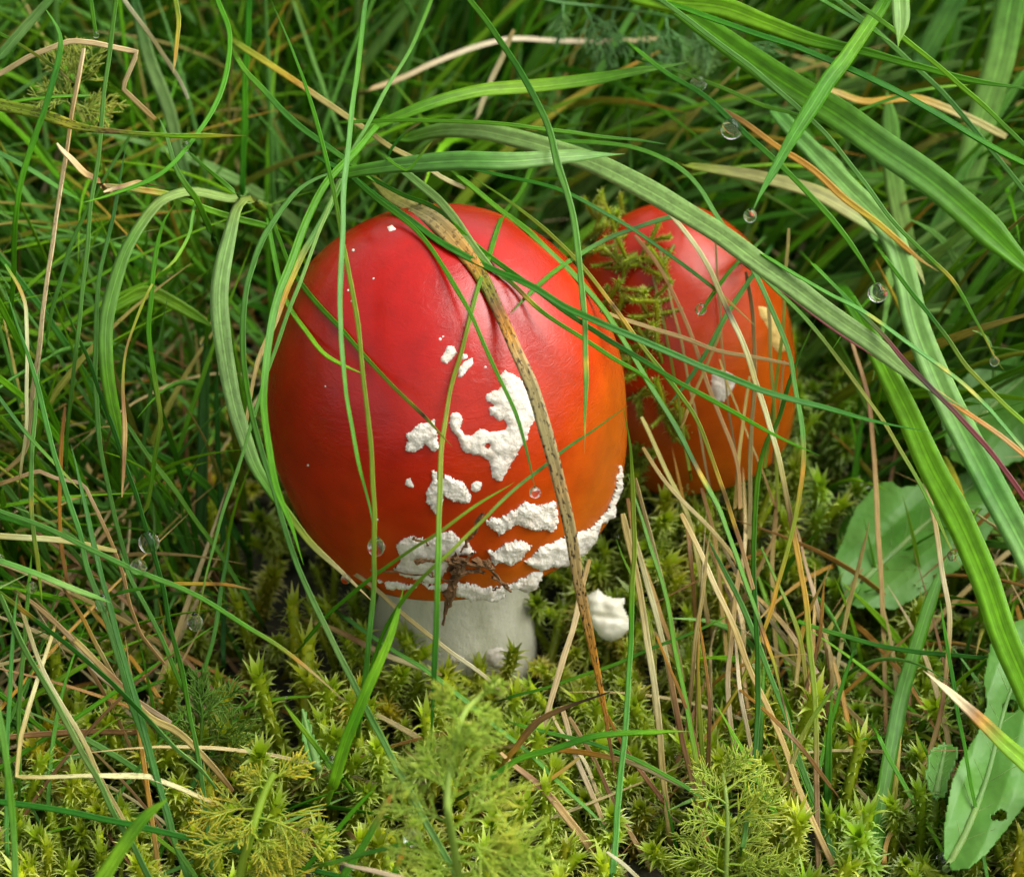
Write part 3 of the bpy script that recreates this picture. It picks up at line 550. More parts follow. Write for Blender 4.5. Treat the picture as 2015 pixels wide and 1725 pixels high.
ST('crooked tan stalk bending down behind the dewdrop-bearing dark blade', '0,952 75,925 110,940 164,953 195,1012 223,1075 240,1125 257,1195 275,1247 324,1306', [10, 9, 9, 9, 8], (5, 12, 12, 10), 'twttt', sharp=True, extdir=(-1, .1))
ST('flat tan straw lying over the crooked tan stalk', '-20,1052 0,1054 87,1061 160,1070 230,1084', [14, 14, 13, 11], (12, 14), 'twtt')
ST('thin upright straw with an orange neck beside the tall pale straw', '38,945 49,856 52,734 52,612 38,568 10,520', [6, 8, 9, 9, 8], (10, 18, 20), 't:0 w:.3 w:.75 t:.82 o:.87 m:.95 g:1')
ST('orange-brown dead stem beside the banded bluish blade', '132,1150 122,1082 118,978 122,866 128,800', [8, 9, 9, 8], (-5, 0), 'noon')
T('green blade leaning between the tall pale straw and the straight blue-green stalk', '90,680 104,598 122,540 146,470 174,400 178,385', [8, 10, 10, 8], (5, 12), 'gbg')
T('long green stalk running from the yellowing leaf past the bluish strap blade', '268,1175 264,1158 244,1082 216,978 198,873 188,769 188,664 195,560 205,505 223,417 240,330 252,270', [10, 10, 11, 11, 10, 9], (0, 10, 15, 12), 'BbbbbBB')
T('thin crossing blade under the level yellowing leaf', '180,400 209,348 250,275 265,250', [8, 9, 8], (-10, -5), 'gbg')
T('faint blade behind the tall pale straw near the frayed straw stub', '-20,292 0,303 52,331 115,369 160,395', [11, 11, 10], (-20, -20), 'Bbg')
T('thin blade with orange and black scorched tip lying level below the strap blades', '230,1168 250,1162 300,1155 347,1149 400,1148 450,1150 497,1160', [7, 8, 8, 7], (18, 25), 'G:0 g:.35 o:.42 y:.55 o:.7 k:.75 o:.8 t:1')
T('green blade slanting behind the crooked tan stalk', '500,1200 420,1070 365,995 310,920 245,830 220,790', [10, 11, 11, 9], (-5, 0, 0), 'GggG')
T('dim wide green blade in the shade under the chewed strap blade', '470,1060 410,960 330,905 260,870', [16, 18, 17, 10], (-45, -35), 'GgG')
T('upright wide dark blade in deep shade behind the chewed strap blade', '392,1300 392,1150 398,960 402,800 410,640', [22, 24, 24, 20], (-55, -45, -40), 'GBBG')
T('narrow upright shaded blade beside the wide dark one', '440,1330 440,1180 436,980 425,800 430,700', [12, 13, 12], (-40, -30), 'BGG')
T('pale broad stalk standing in shade behind the big dewdrops', '225,1240 222,1120 228,960 232,860 240,700', [28, 30, 28, 20], (-50, -42), 'mlgB')

# --- bottom centre and right of the stem
ST('tan straw slanting in front of the white stem', '700,1130 740,1160 817,1226 886,1282 956,1334 991,1365', [9, 10, 10, 9, 7], (5, 12, 18), 'tttwt')
ST('flat brown straw lying at the foot of the white stem', '620,1225 660,1240 764,1289 869,1327', [12, 13, 12, 9], (-10, -5), 'tnwt')
T('long blue-green blade lying low from the stem foot to the tan straws', '680,1215 764,1275 851,1327 938,1396 1008,1456 1046,1487 1112,1550 1182,1619 1215,1655', [10, 11, 12, 11, 10], (0, 8, 12, 15), 'Bbbgb')
T('bright leaf blade rising to a point over the crossed tan straws', '930,1552 956,1536 1025,1494 1095,1473 1165,1452 1252,1443 1362,1438', [13, 15, 16, 18, 18, 15, 6], (30, 36, 38), 'GgGgl', fold=.5)
ST('brown shrivelled leaf curling up below the speckled blade', '1001,1487 1036,1442 1067,1414 1130,1386 1200,1361', [12, 15, 13, 7, 3], (24, 34), 'onnkk')
T('fine green stem slanting behind the speckled blade below the white lump', '1000,1372 1078,1351 1165,1323 1269,1281 1359,1247 1449,1203', [7, 8, 8, 6], (0, 5, 5), 'GgGg')
T('green blade under the bright pointed leaf blade across the straws', '1020,1425 1064,1438 1182,1466 1286,1511 1360,1556 1419,1602', [8, 10, 10, 9], (12, 16), 'gGgb')
T('tall blue-green stalk standing between the straws beside the white lump', '1206,1716 1220,1543 1234,1403 1241,1264 1246,1125 1248,1023 1241,884 1227,800', [14, 14, 13, 12, 12, 11, 9], (38, 30, 22, 18, 18), 'b:0 b:.4 g:.55 m:.65 m:.8 g:1')
G2 = 'straws right of the stem'
ST('whitish straw leaning beside the speckled blade\'s brown end', '1045,1520 1053,1490 1074,1421 1091,1351 1123,1247 1144,1160 1160,1100', [12, 13, 14, 13, 10], (5, 10, 12), 'twwwt')
ST('thick tan straw crossing low over the moss beside the soft feathery plant', '1165,1672 1147,1647 1077,1560 1008,1504 985,1480', [18, 17, 15, 10], (15, 18), 'ttnt')
ST('orange straw lying level under the bright leaf blade', '1000,1468 1039,1466 1147,1480 1252,1504 1349,1549', [9, 13, 14, 12], (10, 14), 'tooww')
for q, (pp, ww, dd, cc) in enumerate([
    ('1318,1640 1307,1543 1293,1403 1276,1264 1251,1125 1225,1010', 14, (10, 8, 5), 'ttwtt'), ('1360,1500 1328,1386 1304,1264 1269,1125 1240,1040', 12, (0, 0), 'ntwt'),
    ('1222,1700 1180,1600 1130,1480 1105,1389', 11, (8, 12), 'ttwt'), ('1270,1690 1215,1590 1160,1480 1120,1410', 10, (5, 8), 'tnt'),
    ('1000,1578 1015,1570 1077,1536 1140,1490', 9, (12, 14), 'tot'), ('1180,1570 1150,1500 1105,1440 1085,1400', 9, (8, 8), 'twt'),
    ('1330,1290 1290,1180 1255,1080 1235,980', 12, (-15, -10), 'nttn'), ('1345,1340 1318,1210 1290,1090 1250,940', 9, (-8, -4), 'twt'),
    ('1400,1680 1385,1629 1360,1525 1336,1421 1315,1306', 12, (8, 10), 'ttnt'),
    ('1451,1501 1440,1438 1433,1334 1444,1212 1455,1120', 11, (0, 0), 'twtt'), ('1490,1480 1470,1380 1460,1270', 9, (-8, -8), 'ttw'),
    ('1395,1230 1375,1120 1350,1010 1300,900 1262,820', 11, (-12, -8), 'nttt'), ('1430,1300 1420,1180 1405,1060 1380,960', 9, (-20, -18), 'ttn'),
    ('1530,1330 1522,1200 1520,1080 1530,960', 10, (-25, -25), 'ttn'), ('1455,1110 1390,1030 1320,960 1265,880', 9, (-10, -6), 'twt')]):
    ST('tan dead straw standing among the straws between the stem and the green moss', pp, ww, dd, cc, group=G2)
RS = random.Random(77)
for k in range(22):                          # the thick clump of straws below the small cap
    x0 = RS.uniform(1270, 1640); y0 = RS.uniform(1230, 1600); hgt = RS.uniform(180, 420); dx = RS.choice((RS.uniform(-190, -40), RS.uniform(-120, 20), RS.uniform(10, 130)))
    dz = groundD(x0, y0, MOSS_H)+RS.uniform(3, 16)
    ST('tan dead straw standing among the straws between the stem and the green moss', f'{x0:.0f},{y0:.0f} {x0+dx*.45+RS.uniform(-26,26):.0f},{y0-hgt*.5:.0f} {x0+dx:.0f},{y0-hgt:.0f}', [RS.uniform(8, 12), RS.uniform(8, 12), RS.uniform(4, 7)], (dz, dz+RS.uniform(-6, 12), dz+RS.uniform(-14, 14)), RS.choice(['twt', 'ttn', 'ntt', 'tot', 'wtt', 'nno', 'tmg']), group=G2, blunt=RS.random() < .4, spot=RS.choice((0, .3, .6)), behind=RS.random() < .3)
for k in range(7):                          # fine dry strands over the small cap
    x0 = RS.uniform(1290, 1540); y0 = RS.uniform(900, 1010); x1 = x0+RS.uniform(-130, 90); y1 = RS.uniform(440, 720)
    ST('fine dry strand lying over the face of the smaller cap', f'{x0:.0f},{y0:.0f} {(x0+x1)/2+RS.uniform(-18,18):.0f},{(y0+y1)/2:.0f} {x1:.0f},{y1:.0f}', RS.uniform(4.5, 8), (-22, -18), RS.choice(['ttt', 'twt', 'ntt', 'mmt', 'gmg']), group='dry strands over the small cap')
T('yellow-green stalk among the straws with a browned foot', '1397,1716 1381,1612 1374,1525 1357,1421 1336,1316 1315,1195 1297,1125 1270,1040 1235,930', [11, 12, 12, 11, 10], (15, 15, 12, 8), 'o:0 m:.2 g:.35 g:.6 b:1')
ST('bleached splinter lying between the golden and the soft feathery plants', '680,1700 705,1706 799,1727', [6, 10, 11], (58, 60), 'www')
ST('bleached splinter in the moss between the soft and the upright feathery plants', '1275,1745 1252,1723 1222,1695 1194,1675', [8, 9, 9, 6], (36, 40), 'tww')
T('green blade with an orange scorched tip low beside the feathery plant', '670,1735 681,1716 730,1640 764,1577 786,1537', [17, 18, 17, 14, 5], (48, 50), 'g:0 g:.5 m:.65 o:.8 o:1', spot=[0, .3, .4])
T('shorter scorched green blade beside the big dewdrop', '768,1735 775,1716 786,1690 798,1660', [15, 15, 13, 6], (58, 60), 'ggoo')
T('thin green blade holding a big droplet beside the soft feathery plant', '640,1700 660,1696 747,1671 827,1650', [10, 11, 10, 8], (55, 58), 'gGg')
T('green blade slanting out of the moss behind the golden-tipped feathery plant', '580,1730 592,1716 644,1657 700,1591 740,1545', [12, 13, 12, 8], (45, 48), 'gGgg')

# --- right of the large cap, over the small cap
T('thin blade over the small cap changing from green to straw to yellow-green', '1612,1735 1611,1700 1607,1542 1607,1438 1600,1334 1590,1229 1574,1110 1552,998 1533,901 1511,829 1490,765 1472,703 1443,632 1414,570 1393,524 1364,477 1324,427 1271,380 1182,320 1098,278', [12, 12, 12, 13, 12, 12, 12, 11, 10, 9], (25, 15, 10, 8, 8, 5, 0, -5), 'n:0 n:.14 m:.2 m:.3 o:.34 o:.4 n:.44 t:.5 w:.55 t:.62 w:.68 k:.7 t:.72 w:.8 t:.87 n:.88 g:.9 g:1', tiptaper=.04)
T('yellow and green blade with black bands in the gap between the caps', '1503,1265 1479,1148 1447,1040 1423,960 1402,901 1367,821 1332,768 1296,721 1253,664 1206,603 1145,524 1080,459 1008,400 917,341', [7, 9, 9, 10, 10, 9, 9, 8], (10, 14, 18, 18, 14, 8, 0), 't:0 t:.15 n:.2 y:.22 k:.27 y:.29 m:.35 g:.5 m:.58 y:.62 k:.65 y:.67 m:.7 g:1')
T('long dark blade with a black band and pale dead tip past the small cap', '904,348 991,418 1078,491 1127,538 1177,596 1224,664 1260,725 1303,793 1342,862 1378,934 1414,998 1430,1040 1461,1125 1489,1205 1520,1295 1538,1369 1555,1438 1562,1490', [14, 15, 15, 14, 13, 13, 12, 11, 10, 9], (0, 10, 18, 20, 22, 22, 22), 'g:0 g:.3 B:.5 B:.53 k:.55 y:.57 b:.59 b:.78 k:.8 o:.83 m:.86 k:.92 t:.95 w:1')
T('thin dark blade slanting over the small cap to a brown tip', '920,330 956,338 1060,362 1130,386 1217,435 1286,480 1346,524 1411,574 1461,617 1490,645', [8, 9, 9, 9, 8], (-5, 5, 5, 2), 'G:0 G:.8 o:.88 t:1')
T('teal blade crossing from the small cap\'s moss to the large cap\'s shoulder', '1350,420 1310,430 1260,445 1188,473 1127,509 1080,545 1003,618', [10, 10, 10, 9], (-10, 0, 10), 'bBbgg')
T('short stem over the small cap with a dewdrop at its lower end', '1480,490 1450,520 1425,549 1396,588 1372,624', [9, 9, 9, 8], (0, 4), 'bgg')
T('grey-green stem slanting close over the small cap', '1500,512 1483,538 1425,628 1389,693 1353,750 1314,801', [10, 11, 10, 8], (-15, -12), 'BbBB')
ST('level tan straw crossing the middle of the small cap', '1180,610 1235,632 1332,660 1404,686 1493,704 1562,718', [9, 10, 9, 6], (-5, -8), 'tttt')
ST('thin straw slanting down the full face of the small cap', '1457,1000 1447,901 1414,811 1378,711 1342,617 1296,524 1249,463', [9, 9, 9, 8], (-15, -14), 'tttt')
ST('upright pinkish straw standing over the small cap near its yellow fleck', '1474,1060 1475,998 1479,847 1486,739 1483,632 1468,535', [10, 10, 10, 9], (-18, -15), 'tttn')
ST('short straw leaning over the small cap beside its white fleck', '1339,845 1360,793 1389,725 1418,653', [8, 8, 7], (-15, -14), 'ttt')
ST('straw curving up from the base of the small cap beside the upright one', '1446,1000 1450,930 1462,840 1475,740', [8, 9, 8], (-16, -14), 'ttt')
T('green blade rising from the upright feathery plant along the small cap\'s far outline', '1462,1665 1465,1647 1479,1542 1489,1438 1492,1299 1485,1158 1485,1047 1489,960 1510,866 1529,829 1565,721 1608,620', [11, 12, 12, 12, 12, 11, 9], (28, 22, 15, 8, 5, 5), 'bBGGgGg')
T('arched blade over the small cap\'s far outline, turning orange then yellow below', '1043,289 1112,278 1217,285 1286,303 1360,351 1412,428 1454,487 1489,546 1518,606 1551,693 1565,757 1576,829 1580,901 1572,978 1555,1058 1531,1152 1520,1195 1482,1292 1437,1379 1385,1459', [9, 10, 11, 11, 11, 11, 10, 9, 8], (-20, -5, 8, 10, 8, 5), 'g:0 b:.3 b:.58 o:.63 m:.68 m:.73 o:.8 m:.88 o:1')
T('broad pale rust-spotted blade arching over both mushrooms', '792,275 869,257 938,257 1008,271 1095,296 1182,327 1269,372 1360,425 1419,463 1489,515 1559,564 1628,615 1715,675 1778,727 1837,769 1900,805', [20, 32, 36, 38, 42, 44, 44, 42, 42, 42, 40, 36, 30, 16], (-25, -5, 5, 12, 15, 10), 'gppppppppb', spot=[0, .12, .2, .2, .1, 0], fold=.18, twist=[.2, 0, 0])
T('red-brown stem running along the underside of the rust-spotted blade', '1470,522 1531,567 1611,626 1680,671 1750,717 1820,758 1886,800 1959,849 2015,894 2040,915', [10, 11, 11, 11, 12], (4, 8, 12), 'rrrrrtoto', blunt=True)
T('purple-red stem slanting over the wide lime and grey-green blades', '1600,520 1670,590 1739,661 1802,734 1872,804 1941,880 2015,978 2040,1010', [9, 10, 11, 12, 12], (10, 20, 24), 'g:0 G:.2 r:.35 k:.5 r:.7 r:1', blunt=True)

# --- upper right sheaf
T('bright broad blade thinning away above the very dark narrow blade', '1240,-15 1315,2 1419,14 1506,45 1593,77 1698,101 1802,129 1907,157 2015,174 2050,180', [44, 44, 40, 32, 24, 16, 13, 12, 11], (0, 10, 15), 'lllgggb', fold=.35)
T('widest folded green blade with a pale midrib beyond the small cap', '1300,-10 1360,35 1472,115 1559,174 1646,226 1733,289 1820,348 1889,404 1959,470 2015,522 2060,565', [36, 46, 56, 62, 64, 64, 62, 58], (-15, 0, 10, 15), 'gggbgg', fold=.4, twist=[.1, .1])
T('narrow very dark green blade along the widest folded blade', '1260,-15 1315,5 1437,52 1593,104 1733,167 1837,223 1941,285 2015,324 2050,342', [14, 17, 19, 20, 20], (0, 15, 22), 'gGGGg', fold=.5, blunt=True)
T('long thin light arching blade ending in a droplet beside the purple-red stem', '1270,-22 1315,10 1385,63 1472,129 1559,202 1628,268 1698,355 1750,428 1837,515 1879,560 1924,640 1959,706 1978,732', [11, 11, 11, 10, 9, 9, 8], (5, 15, 18, 20), 'b:0 b:.6 g:.75 y:.8 g:.82 g:.9 y:.97 g:1')
T('light thin blade crossing under the hanging leaf tip', '1650,-20 1677,0 1750,52 1837,122 1924,198 2015,285 2045,312', [10, 11, 11, 10], (15, 22), 'bllb', blunt=True)
T('short dark pointed blade ending beside the hanging leaf tip', '1590,-18 1621,0 1698,49 1760,88', [10, 11, 9, 6], (5, 8), 'gGg')
T('bluish thin blade crossing behind the light thin one', '1625,-20 1646,0 1715,52 1785,115 1854,184 1931,271 2015,376 2035,400', [10, 11, 11, 10], (-10, -5), 'bbBb', blunt=True)
T('folded blade ending in a point with a hanging dewdrop above the small cap', '1745,-10 1733,14 1715,40 1663,115 1628,160 1593,216 1559,271 1524,331 1499,376 1480,418', [24, 26, 28, 32, 32, 28, 20, 14, 8], (5, 18, 24, 25), 'glggbb', fold=.4)
T('dark green blade edged with tan running down to a large round droplet', '1250,95 1315,146 1378,184 1437,237 1524,313 1593,383 1646,442 1715,543 1730,580', [10, 12, 13, 13, 12, 9], (-10, 5, 10), 'gGGggg')
T('thin green blade parallel above the dark edged one', '1265,118 1315,132 1402,167 1489,202 1559,223 1620,242', [8, 9, 9, 7], (-15, -10), 'GggG')
T('yellow-green thin blade slanting over moss to a droplet above the toothed leaf', '1470,515 1524,567 1600,644 1670,734 1733,821 1781,901 1837,1005 1872,1082 1894,1122', [9, 10, 9, 9, 8], (5, 12, 15), 'ggmmgm')
T('thin blade with evenly spaced yellow nodes crossing the wide blades', '1500,500 1611,567 1708,619 1809,689 1872,737 1941,800 1976,838 2015,884 2035,905', [9, 10, 10, 9], (12, 20, 22), 'g:0 b:.35 y:.38 b:.41 b:.6 y:.63 b:.66 y:.74 b:.77 b:.9 t:1', blunt=True)
T('slim blade running beside the yellow-noded one', '1740,505 1781,560 1858,657 1900,720 1952,772 2015,831 2040,855', [9, 10, 10], (18, 22), 'gGml', blunt=True)
T('wide grey-green folded blade falling behind the purple-red stem', '1530,225 1572,271 1663,365 1750,460 1780,545 1802,640 1854,770 1924,908 2015,1080 2045,1140', [30, 42, 48, 52, 58, 60, 58], (-25, -10, 0, 5), 'bpppbp', fold=.35, twist=[0, 0], blunt=True)
T('wide lime-green blade with midrib falling over the holed leaf', '1670,590 1700,640 1733,706 1785,810 1837,925 1889,1023 1940,1140 1976,1247 2015,1340 2040,1400', [30, 42, 52, 58, 58, 56, 52], (0, 8, 15, 25), 'glllll', fold=.35, blunt=True)
T('pale wide blade standing upright far behind the widest folded blade', '1800,660 1816,600 1837,557 1872,435 1907,331 1934,226 1966,122 1990,0 2000,-40', [48, 54, 58, 60, 60], (-75, -60), 'ppppb', fold=.15, blunt=True)
T('shorter grey-green blade standing behind the widest folded blade', '1800,560 1785,487 1757,348 1750,237 1745,180', [34, 40, 40, 34], (-70, -60), 'bpbb', fold=.15)
T('wide dark bluish blade leaning behind the hanging leaf tip', '1800,150 1840,70 1880,0 1900,-30', [40, 44, 44], (-80, -75), 'BbB', blunt=True)
T('orange withered blade running beneath the widest folded blade', '1420,215 1461,240 1531,289 1593,331 1663,390 1733,445 1802,505 1848,535', [10, 13, 15, 15, 13, 8], (-15, -8), 'n:0 o:.2 o:.5 y:.7 o:.85 t:1')
T('yellow-green faded blade under the orange withered one', '1350,325 1385,331 1489,348 1593,376 1663,411 1750,470 1802,522 1820,560', [14, 26, 34, 38, 36, 26], (-35, -30), 'mqqqpq', fold=.2)
T('light green leaf tip hanging down over the light thin blade', '1769,-30 1769,0 1771,30 1771,52 1767,95', [36, 37, 36, 29, 6], (35, 38), 'lppl', fold=.4, tiptaper=.35)
ST('tan and orange straw behind the very dark narrow blade', '1600,172 1640,180 1700,200 1802,195 1890,226 1980,270', [14, 18, 18, 16], (-45, -45), 'toott')
T('fine green side shoot between the light thin blade and the dark blade', '1660,232 1698,216 1785,184 1850,172 1907,167', [7, 8, 7], (-20, -20), 'gGl')
T('upright grey blade in the gap under the widest folded blade', '1730,480 1690,400 1650,330 1600,280', [18, 22, 20], (-45, -40), 'bpb')

# --- lower right
ST('long straw slanting across the moss beside the upright feathery plant', '1655,1738 1649,1723 1604,1623 1566,1536 1538,1456 1503,1376 1472,1306 1433,1209 1395,1125 1340,1010', [14, 14, 13, 13, 12, 11], (25, 18, 12, 5), 'nttttwt')
T('teal blade beside the long slanting straw', '1665,1740 1656,1723 1611,1595 1569,1483 1541,1396 1506,1306 1472,1215 1426,1125 1385,1045', [12, 13, 12, 11], (20, 12, 8, 0), 'BbbbB')
T('flat green blade standing in moss between toothed and holed leaves', '1712,1740 1715,1723 1739,1560 1757,1456 1774,1369 1809,1247 1851,1125 1870,1085', [28, 32, 33, 32, 30, 26], (15, 0, -10), 'bgbgb', fold=.15)
ST('upright tan stalk rising past the toothed leaf', '1744,1480 1741,1369 1738,1229 1733,1125 1726,1012 1719,891 1708,786 1680,682 1660,620', [10, 11, 12, 11, 9], (-20, -22, -25), 'ntttnt')
ST('bent brown stalk curving down between the flat green blade and holed leaf', '1739,1730 1743,1657 1774,1605 1809,1536 1837,1456 1858,1351 1868,1212 1854,1125 1837,1012 1813,915', [10, 11, 11, 11, 11, 10], (10, 5, 5, 0), 'ottntwtt')
T('dark green stem running level over the moss to the lime-green blade', '1570,1222 1604,1233 1698,1261 1802,1282 1900,1292 1985,1295 2040,1296', [9, 10, 10], (0, 5), 'gGGG', blunt=True)
T('bright thin blade slanting to a droplet beside the holed leaf', '1730,1450 1750,1490 1795,1570 1858,1682 1875,1715', [9, 11, 10, 8], (15, 20), 'ggll')
T('torn blade end, white and frayed then rust then green, over the holed leaf', '2060,1545 2015,1501 1976,1466 1924,1414 1872,1365 1816,1318', [42, 40, 34, 27, 16, 4], (40, 44), 'l:0 l:.35 m:.45 o:.55 n:.6 w:.72 w:1', spot=[0, 0, .3, .2, 0], fold=.35)
T('thin green blade dropping across the holed leaf', '1945,1735 1941,1716 1907,1525 1889,1421 1868,1299 1850,1180', [8, 9, 9], (25, 25), 'bgGg')
T('thin yellow blade slanting in the straws above the upright feathery plant', '1350,1495 1385,1455 1430,1390 1465,1330 1490,1265', [8, 9, 8], (2, 5), 'tomm')
T('slender green blade standing in the dark gap beside the toothed leaf', '1625,1200 1650,1080 1675,980 1690,860 1705,800', [16, 20, 18, 10], (-55, -50), 'GgG')
T('second slender green blade in the dark gap, below the toothed leaf', '1690,1320 1672,1200 1668,1090 1680,1000', [18, 22, 18], (-45, -45), 'gbG')
T('slim green blade in the moss crossing the dark level stem', '1560,1700 1600,1560 1640,1400 1690,1250', [9, 10, 9], (0, 0), 'GgG')
# ------------------------------------------------------------------ water drops
def ico(sub):
    import bmesh
    bm = bmesh.new(); bmesh.ops.create_icosphere(bm, subdivisions=sub, radius=1.0)
    V = np.array([v.co[:] for v in bm.verts]); F = np.array([[v.index for v in f.verts] for f in bm.faces]); bm.free(); return V, F
ICOV, ICOF = ico(3)
def nearestD(x, y, default=20):
    best = (1e9, default)
    for XY, DD in BLADES:
        d = np.hypot(XY[9:, 0]-x, XY[9:, 1]-y); i = int(d.argmin())
        if d[i] < best[0] and d[i] < 60: best = (d[i], DD[9+i])
    return best[1]
def drop(label, x, y, r, elong=1.15, D=None, group=None):
    if D is None:
        D = 20; best = 1e9
        for XY, DD in BLADES:
            d = np.hypot(XY[9:, 0]-x, XY[9:, 1]-y); i = int(d.argmin())
            if d[i] < best and d[i] < 60: best = d[i]; D = DD[9+i]; bx, by = XY[9+i]
        if best < 60 and best > r*0.6: x, y = bx+(x-bx)*r*0.6/best, by+(y-by)*r*0.6/best
    V = ICOV.copy(); V[:, 2] = np.where(V[:, 2] > 0, V[:, 2]*elong*1.15, V[:, 2]*elong)
    k = np.clip(V[:, 2], 0, None); V[:, :2] *= (1-0.35*k**1.5)[:, None]
    c = pt(x, y, D + r*0.03)
    o = obj('water_drop', make_mesh('water_drop', V*r*1.08*U, ICOF, M_WATER)); o.location = c
    tag(o, label, 'water drop', group)
DR = [('large dewdrop hanging from the tip of the long pale stem', 383, 1223, 14, 1.35), ('dewdrop on the tip of the thin green blade over the large cap front', 1053, 974, 10, 1.1),
 ('dewdrop at the foot of the sheathed stalk on the large cap', 740, 1074, 15, 1.35), ('round dewdrop on the tip of the folded blade above the small cap', 1475, 426, 12, 1.1),
 ('large round dewdrop resting on the dark tan-edged blade', 1433, 264, 20, 1.0), ('dewdrop with a red glint on the dark tan-edged blade near its top', 1374, 165, 16, 0.9),
 ('dewdrop at the end of the dark tan-edged blade beside the wide grey-green blade', 1727, 576, 18, 1.0), ('dewdrop at the lower end of the short stem over the small cap', 1379, 608, 11, 1.0),
 ('dewdrop near the tip of the long thin light arching blade', 1957, 711, 9, 1.1), ('dewdrop on the yellow-green thin blade above the toothed leaf', 1873, 1092, 9, 1.4),
 ('larger dewdrop on the long dark green blade beyond the strap blades', 293, 1066, 19, 1.15), ('smaller dewdrop just below the large one on the dark blade', 279, 1100, 15, 1.0),
 ('bright dewdrop at the tip of the pale blade above the ragged straw', 203, 1186, 15, 1.2), ('dewdrop beside the banded bluish blade', 68, 1153, 10, 1.2), ('dewdrop clinging under the pale blade near the banded bluish blade', 8, 1085, 8, 1.1),
 ('dewdrop on the thin blade under the yellowing leaf', 360, 283, 8, 1.0), ('smaller dewdrop just below the one under the yellowing leaf', 368, 298, 5, 1.0),
 ('droplet on the end of the short dark hanging blade', 189, 69, 6, 1.0), ('dewdrop at the side of the short bright moss blade', 652, 1499, 12, 1.2),
 ('big dewdrop under the thin green blade beside the soft feathery plant', 812, 1645, 17, 1.0), ('dewdrop on the withered end of the chewed strap blade', 680, 1141, 9, 1.1),
 ('dewdrop beside the holed leaf base', 1847, 1690, 10, 1.0)]
for d in DR: drop(*d)
for x, y, r in ((372, 663, 11), (386, 676, 6), (383, 660, 4), (404, 656, 5), (376, 672, 4)): drop('tiny dewdrop of the cluster between the two strap blades', x, y, r, 1.0, None, 'dewdrops between the strap blades')

# ------------------------------------------------------------------ feathery plants
def tubes(paths, col0, col1, sides=3):
    """many thin tapering threads joined: paths = list of (points, r0, r1)"""
    V, F, C = [], [], []
    for P, r0, r1 in paths:
        P = np.asarray(P); n = len(P); Tn = np.gradient(P, axis=0); Tn /= np.linalg.norm(Tn, axis=1)[:, None]+1e-12
        a = np.cross(Tn, [0.31, 0.22, 0.92]); a /= np.linalg.norm(a, axis=1)[:, None]+1e-12; b = np.cross(Tn, a); base = len(V)
        rr = np.linspace(r0, r1, n)
        for i in range(n):
            f = i/(n-1)
            for s in range(sides):
                t = 2*math.pi*s/sides; V.append(P[i]+(a[i]*math.cos(t)+b[i]*math.sin(t))*rr[i]); C.append(np.array(col0)*(1-f)+np.array(col1)*f)
        for i in range(n-1):
            for s in range(sides):
                F.append((base+i*sides+s, base+i*sides+(s+1) % sides, base+(i+1)*sides+(s+1) % sides, base+(i+1)*sides+s))
    return np.array(V), np.array(F), np.array(C)
def nrm(v): v = np.asarray(v, float); return v/(np.linalg.norm(v)+1e-12)
def frond(base, d, L, r, npin=9, plen=0.32, nthread=5, rnd=None):
    """a finely cut leaf: rachis, side pinnae in pairs, each split into threads"""
    rnd = rnd or random; d = nrm(d); side = nrm(np.cross(d, -VD + np.array([rnd.uniform(-.6, .6), rnd.uniform(-.6, .6), rnd.uniform(-.6, .6)]))); paths = []
    n = 8; P = [np.array(base)]
    for i in range(n): P.append(P[-1] + nrm(d + np.array([0, 0, -0.5*(i/n)**2]) + np.array([rnd.uniform(-.08, .08) for _ in range(3)]))*L/n)
    P = np.array(P); paths.append((P, r, r*0.4))
    for k in range(npin):
        f = 0.25+0.75*k/(npin-1) if npin > 1 else 0.6; c = np.array([np.interp(f*n, range(n+1), P[:, q]) for q in range(3)])
        for s in (-1, 1):
            pd = nrm(d*1.1 + side*s*rnd.uniform(.6, 1.1) + np.cross(d, side)*rnd.uniform(-.9, .9)); pl = L*plen*(1.15-0.6*f)*rnd.uniform(.7, 1.25)
            e = c + pd*pl; paths.append((np.array([c, c+pd*pl*.5, e]), r*0.6, r*0.4))
            for t in range(nthread):
                g = rnd.uniform(.25, .9); q = c+pd*pl*g; td = nrm(pd*1.3 + np.array([rnd.uniform(-1, 1) for _ in range(3)])); tl = pl*rnd.uniform(.5, 1.1)
                paths.append((np.array([q, q+td*tl*.5, q+td*tl+d*tl*.1]), r*0.55, r*0.28))
    return paths
def feathery(label, stem, D, wpx, leaves, col0, col1, scol, seed, size=1.0):
    R = random.Random(seed); P = [tuple(float(c) for c in a.split(',')) for a in stem.split()]
    xy, s, ds = catmull(np.array(P), 26); Dv = np.interp(s, np.linspace(0, 1, len(D)), D)
    pts = [pt(x, y, d) for (x, y), d in zip(xy, Dv)]; x0, y0 = xy[0]
    g = groundD(x0, y0+20, -0.002); root = pt(x0, y0+20, g)
    pts = [root + (pts[0]-root)*k/4 for k in range(4)] + pts; PP = np.array(pts)
    e = tag(empty('feathery_plant', root), label, 'plant')
    V, F, C = tubes([(PP-root, wpx*U/2, wpx*U*0.3)], scol, scol, 7)
    obj('stalk', make_mesh('stalk', V, F, M_FEATHER, C), e)
    for (f, ang, L, dep) in leaves:       # position along the stem, direction in the view plane (deg, 0 = right, 90 = up), length px, lean to camera
        i = 4+int(f*25); c = PP[min(i, len(PP)-1)]-root; a = math.radians(ang + R.uniform(-14, 14)); L *= R.uniform(.8, 1.15)*size
        d = RT*math.cos(a)+UPV*math.sin(a)-VD*(dep+R.uniform(-.3, .45))
        V, F, C = tubes(frond(c, d, L*U, 0.00034, 6, 0.46, 5, R), col0, col1)
        obj('leaf', make_mesh('feathery_leaf', V, F, M_FEATHER, C), e)
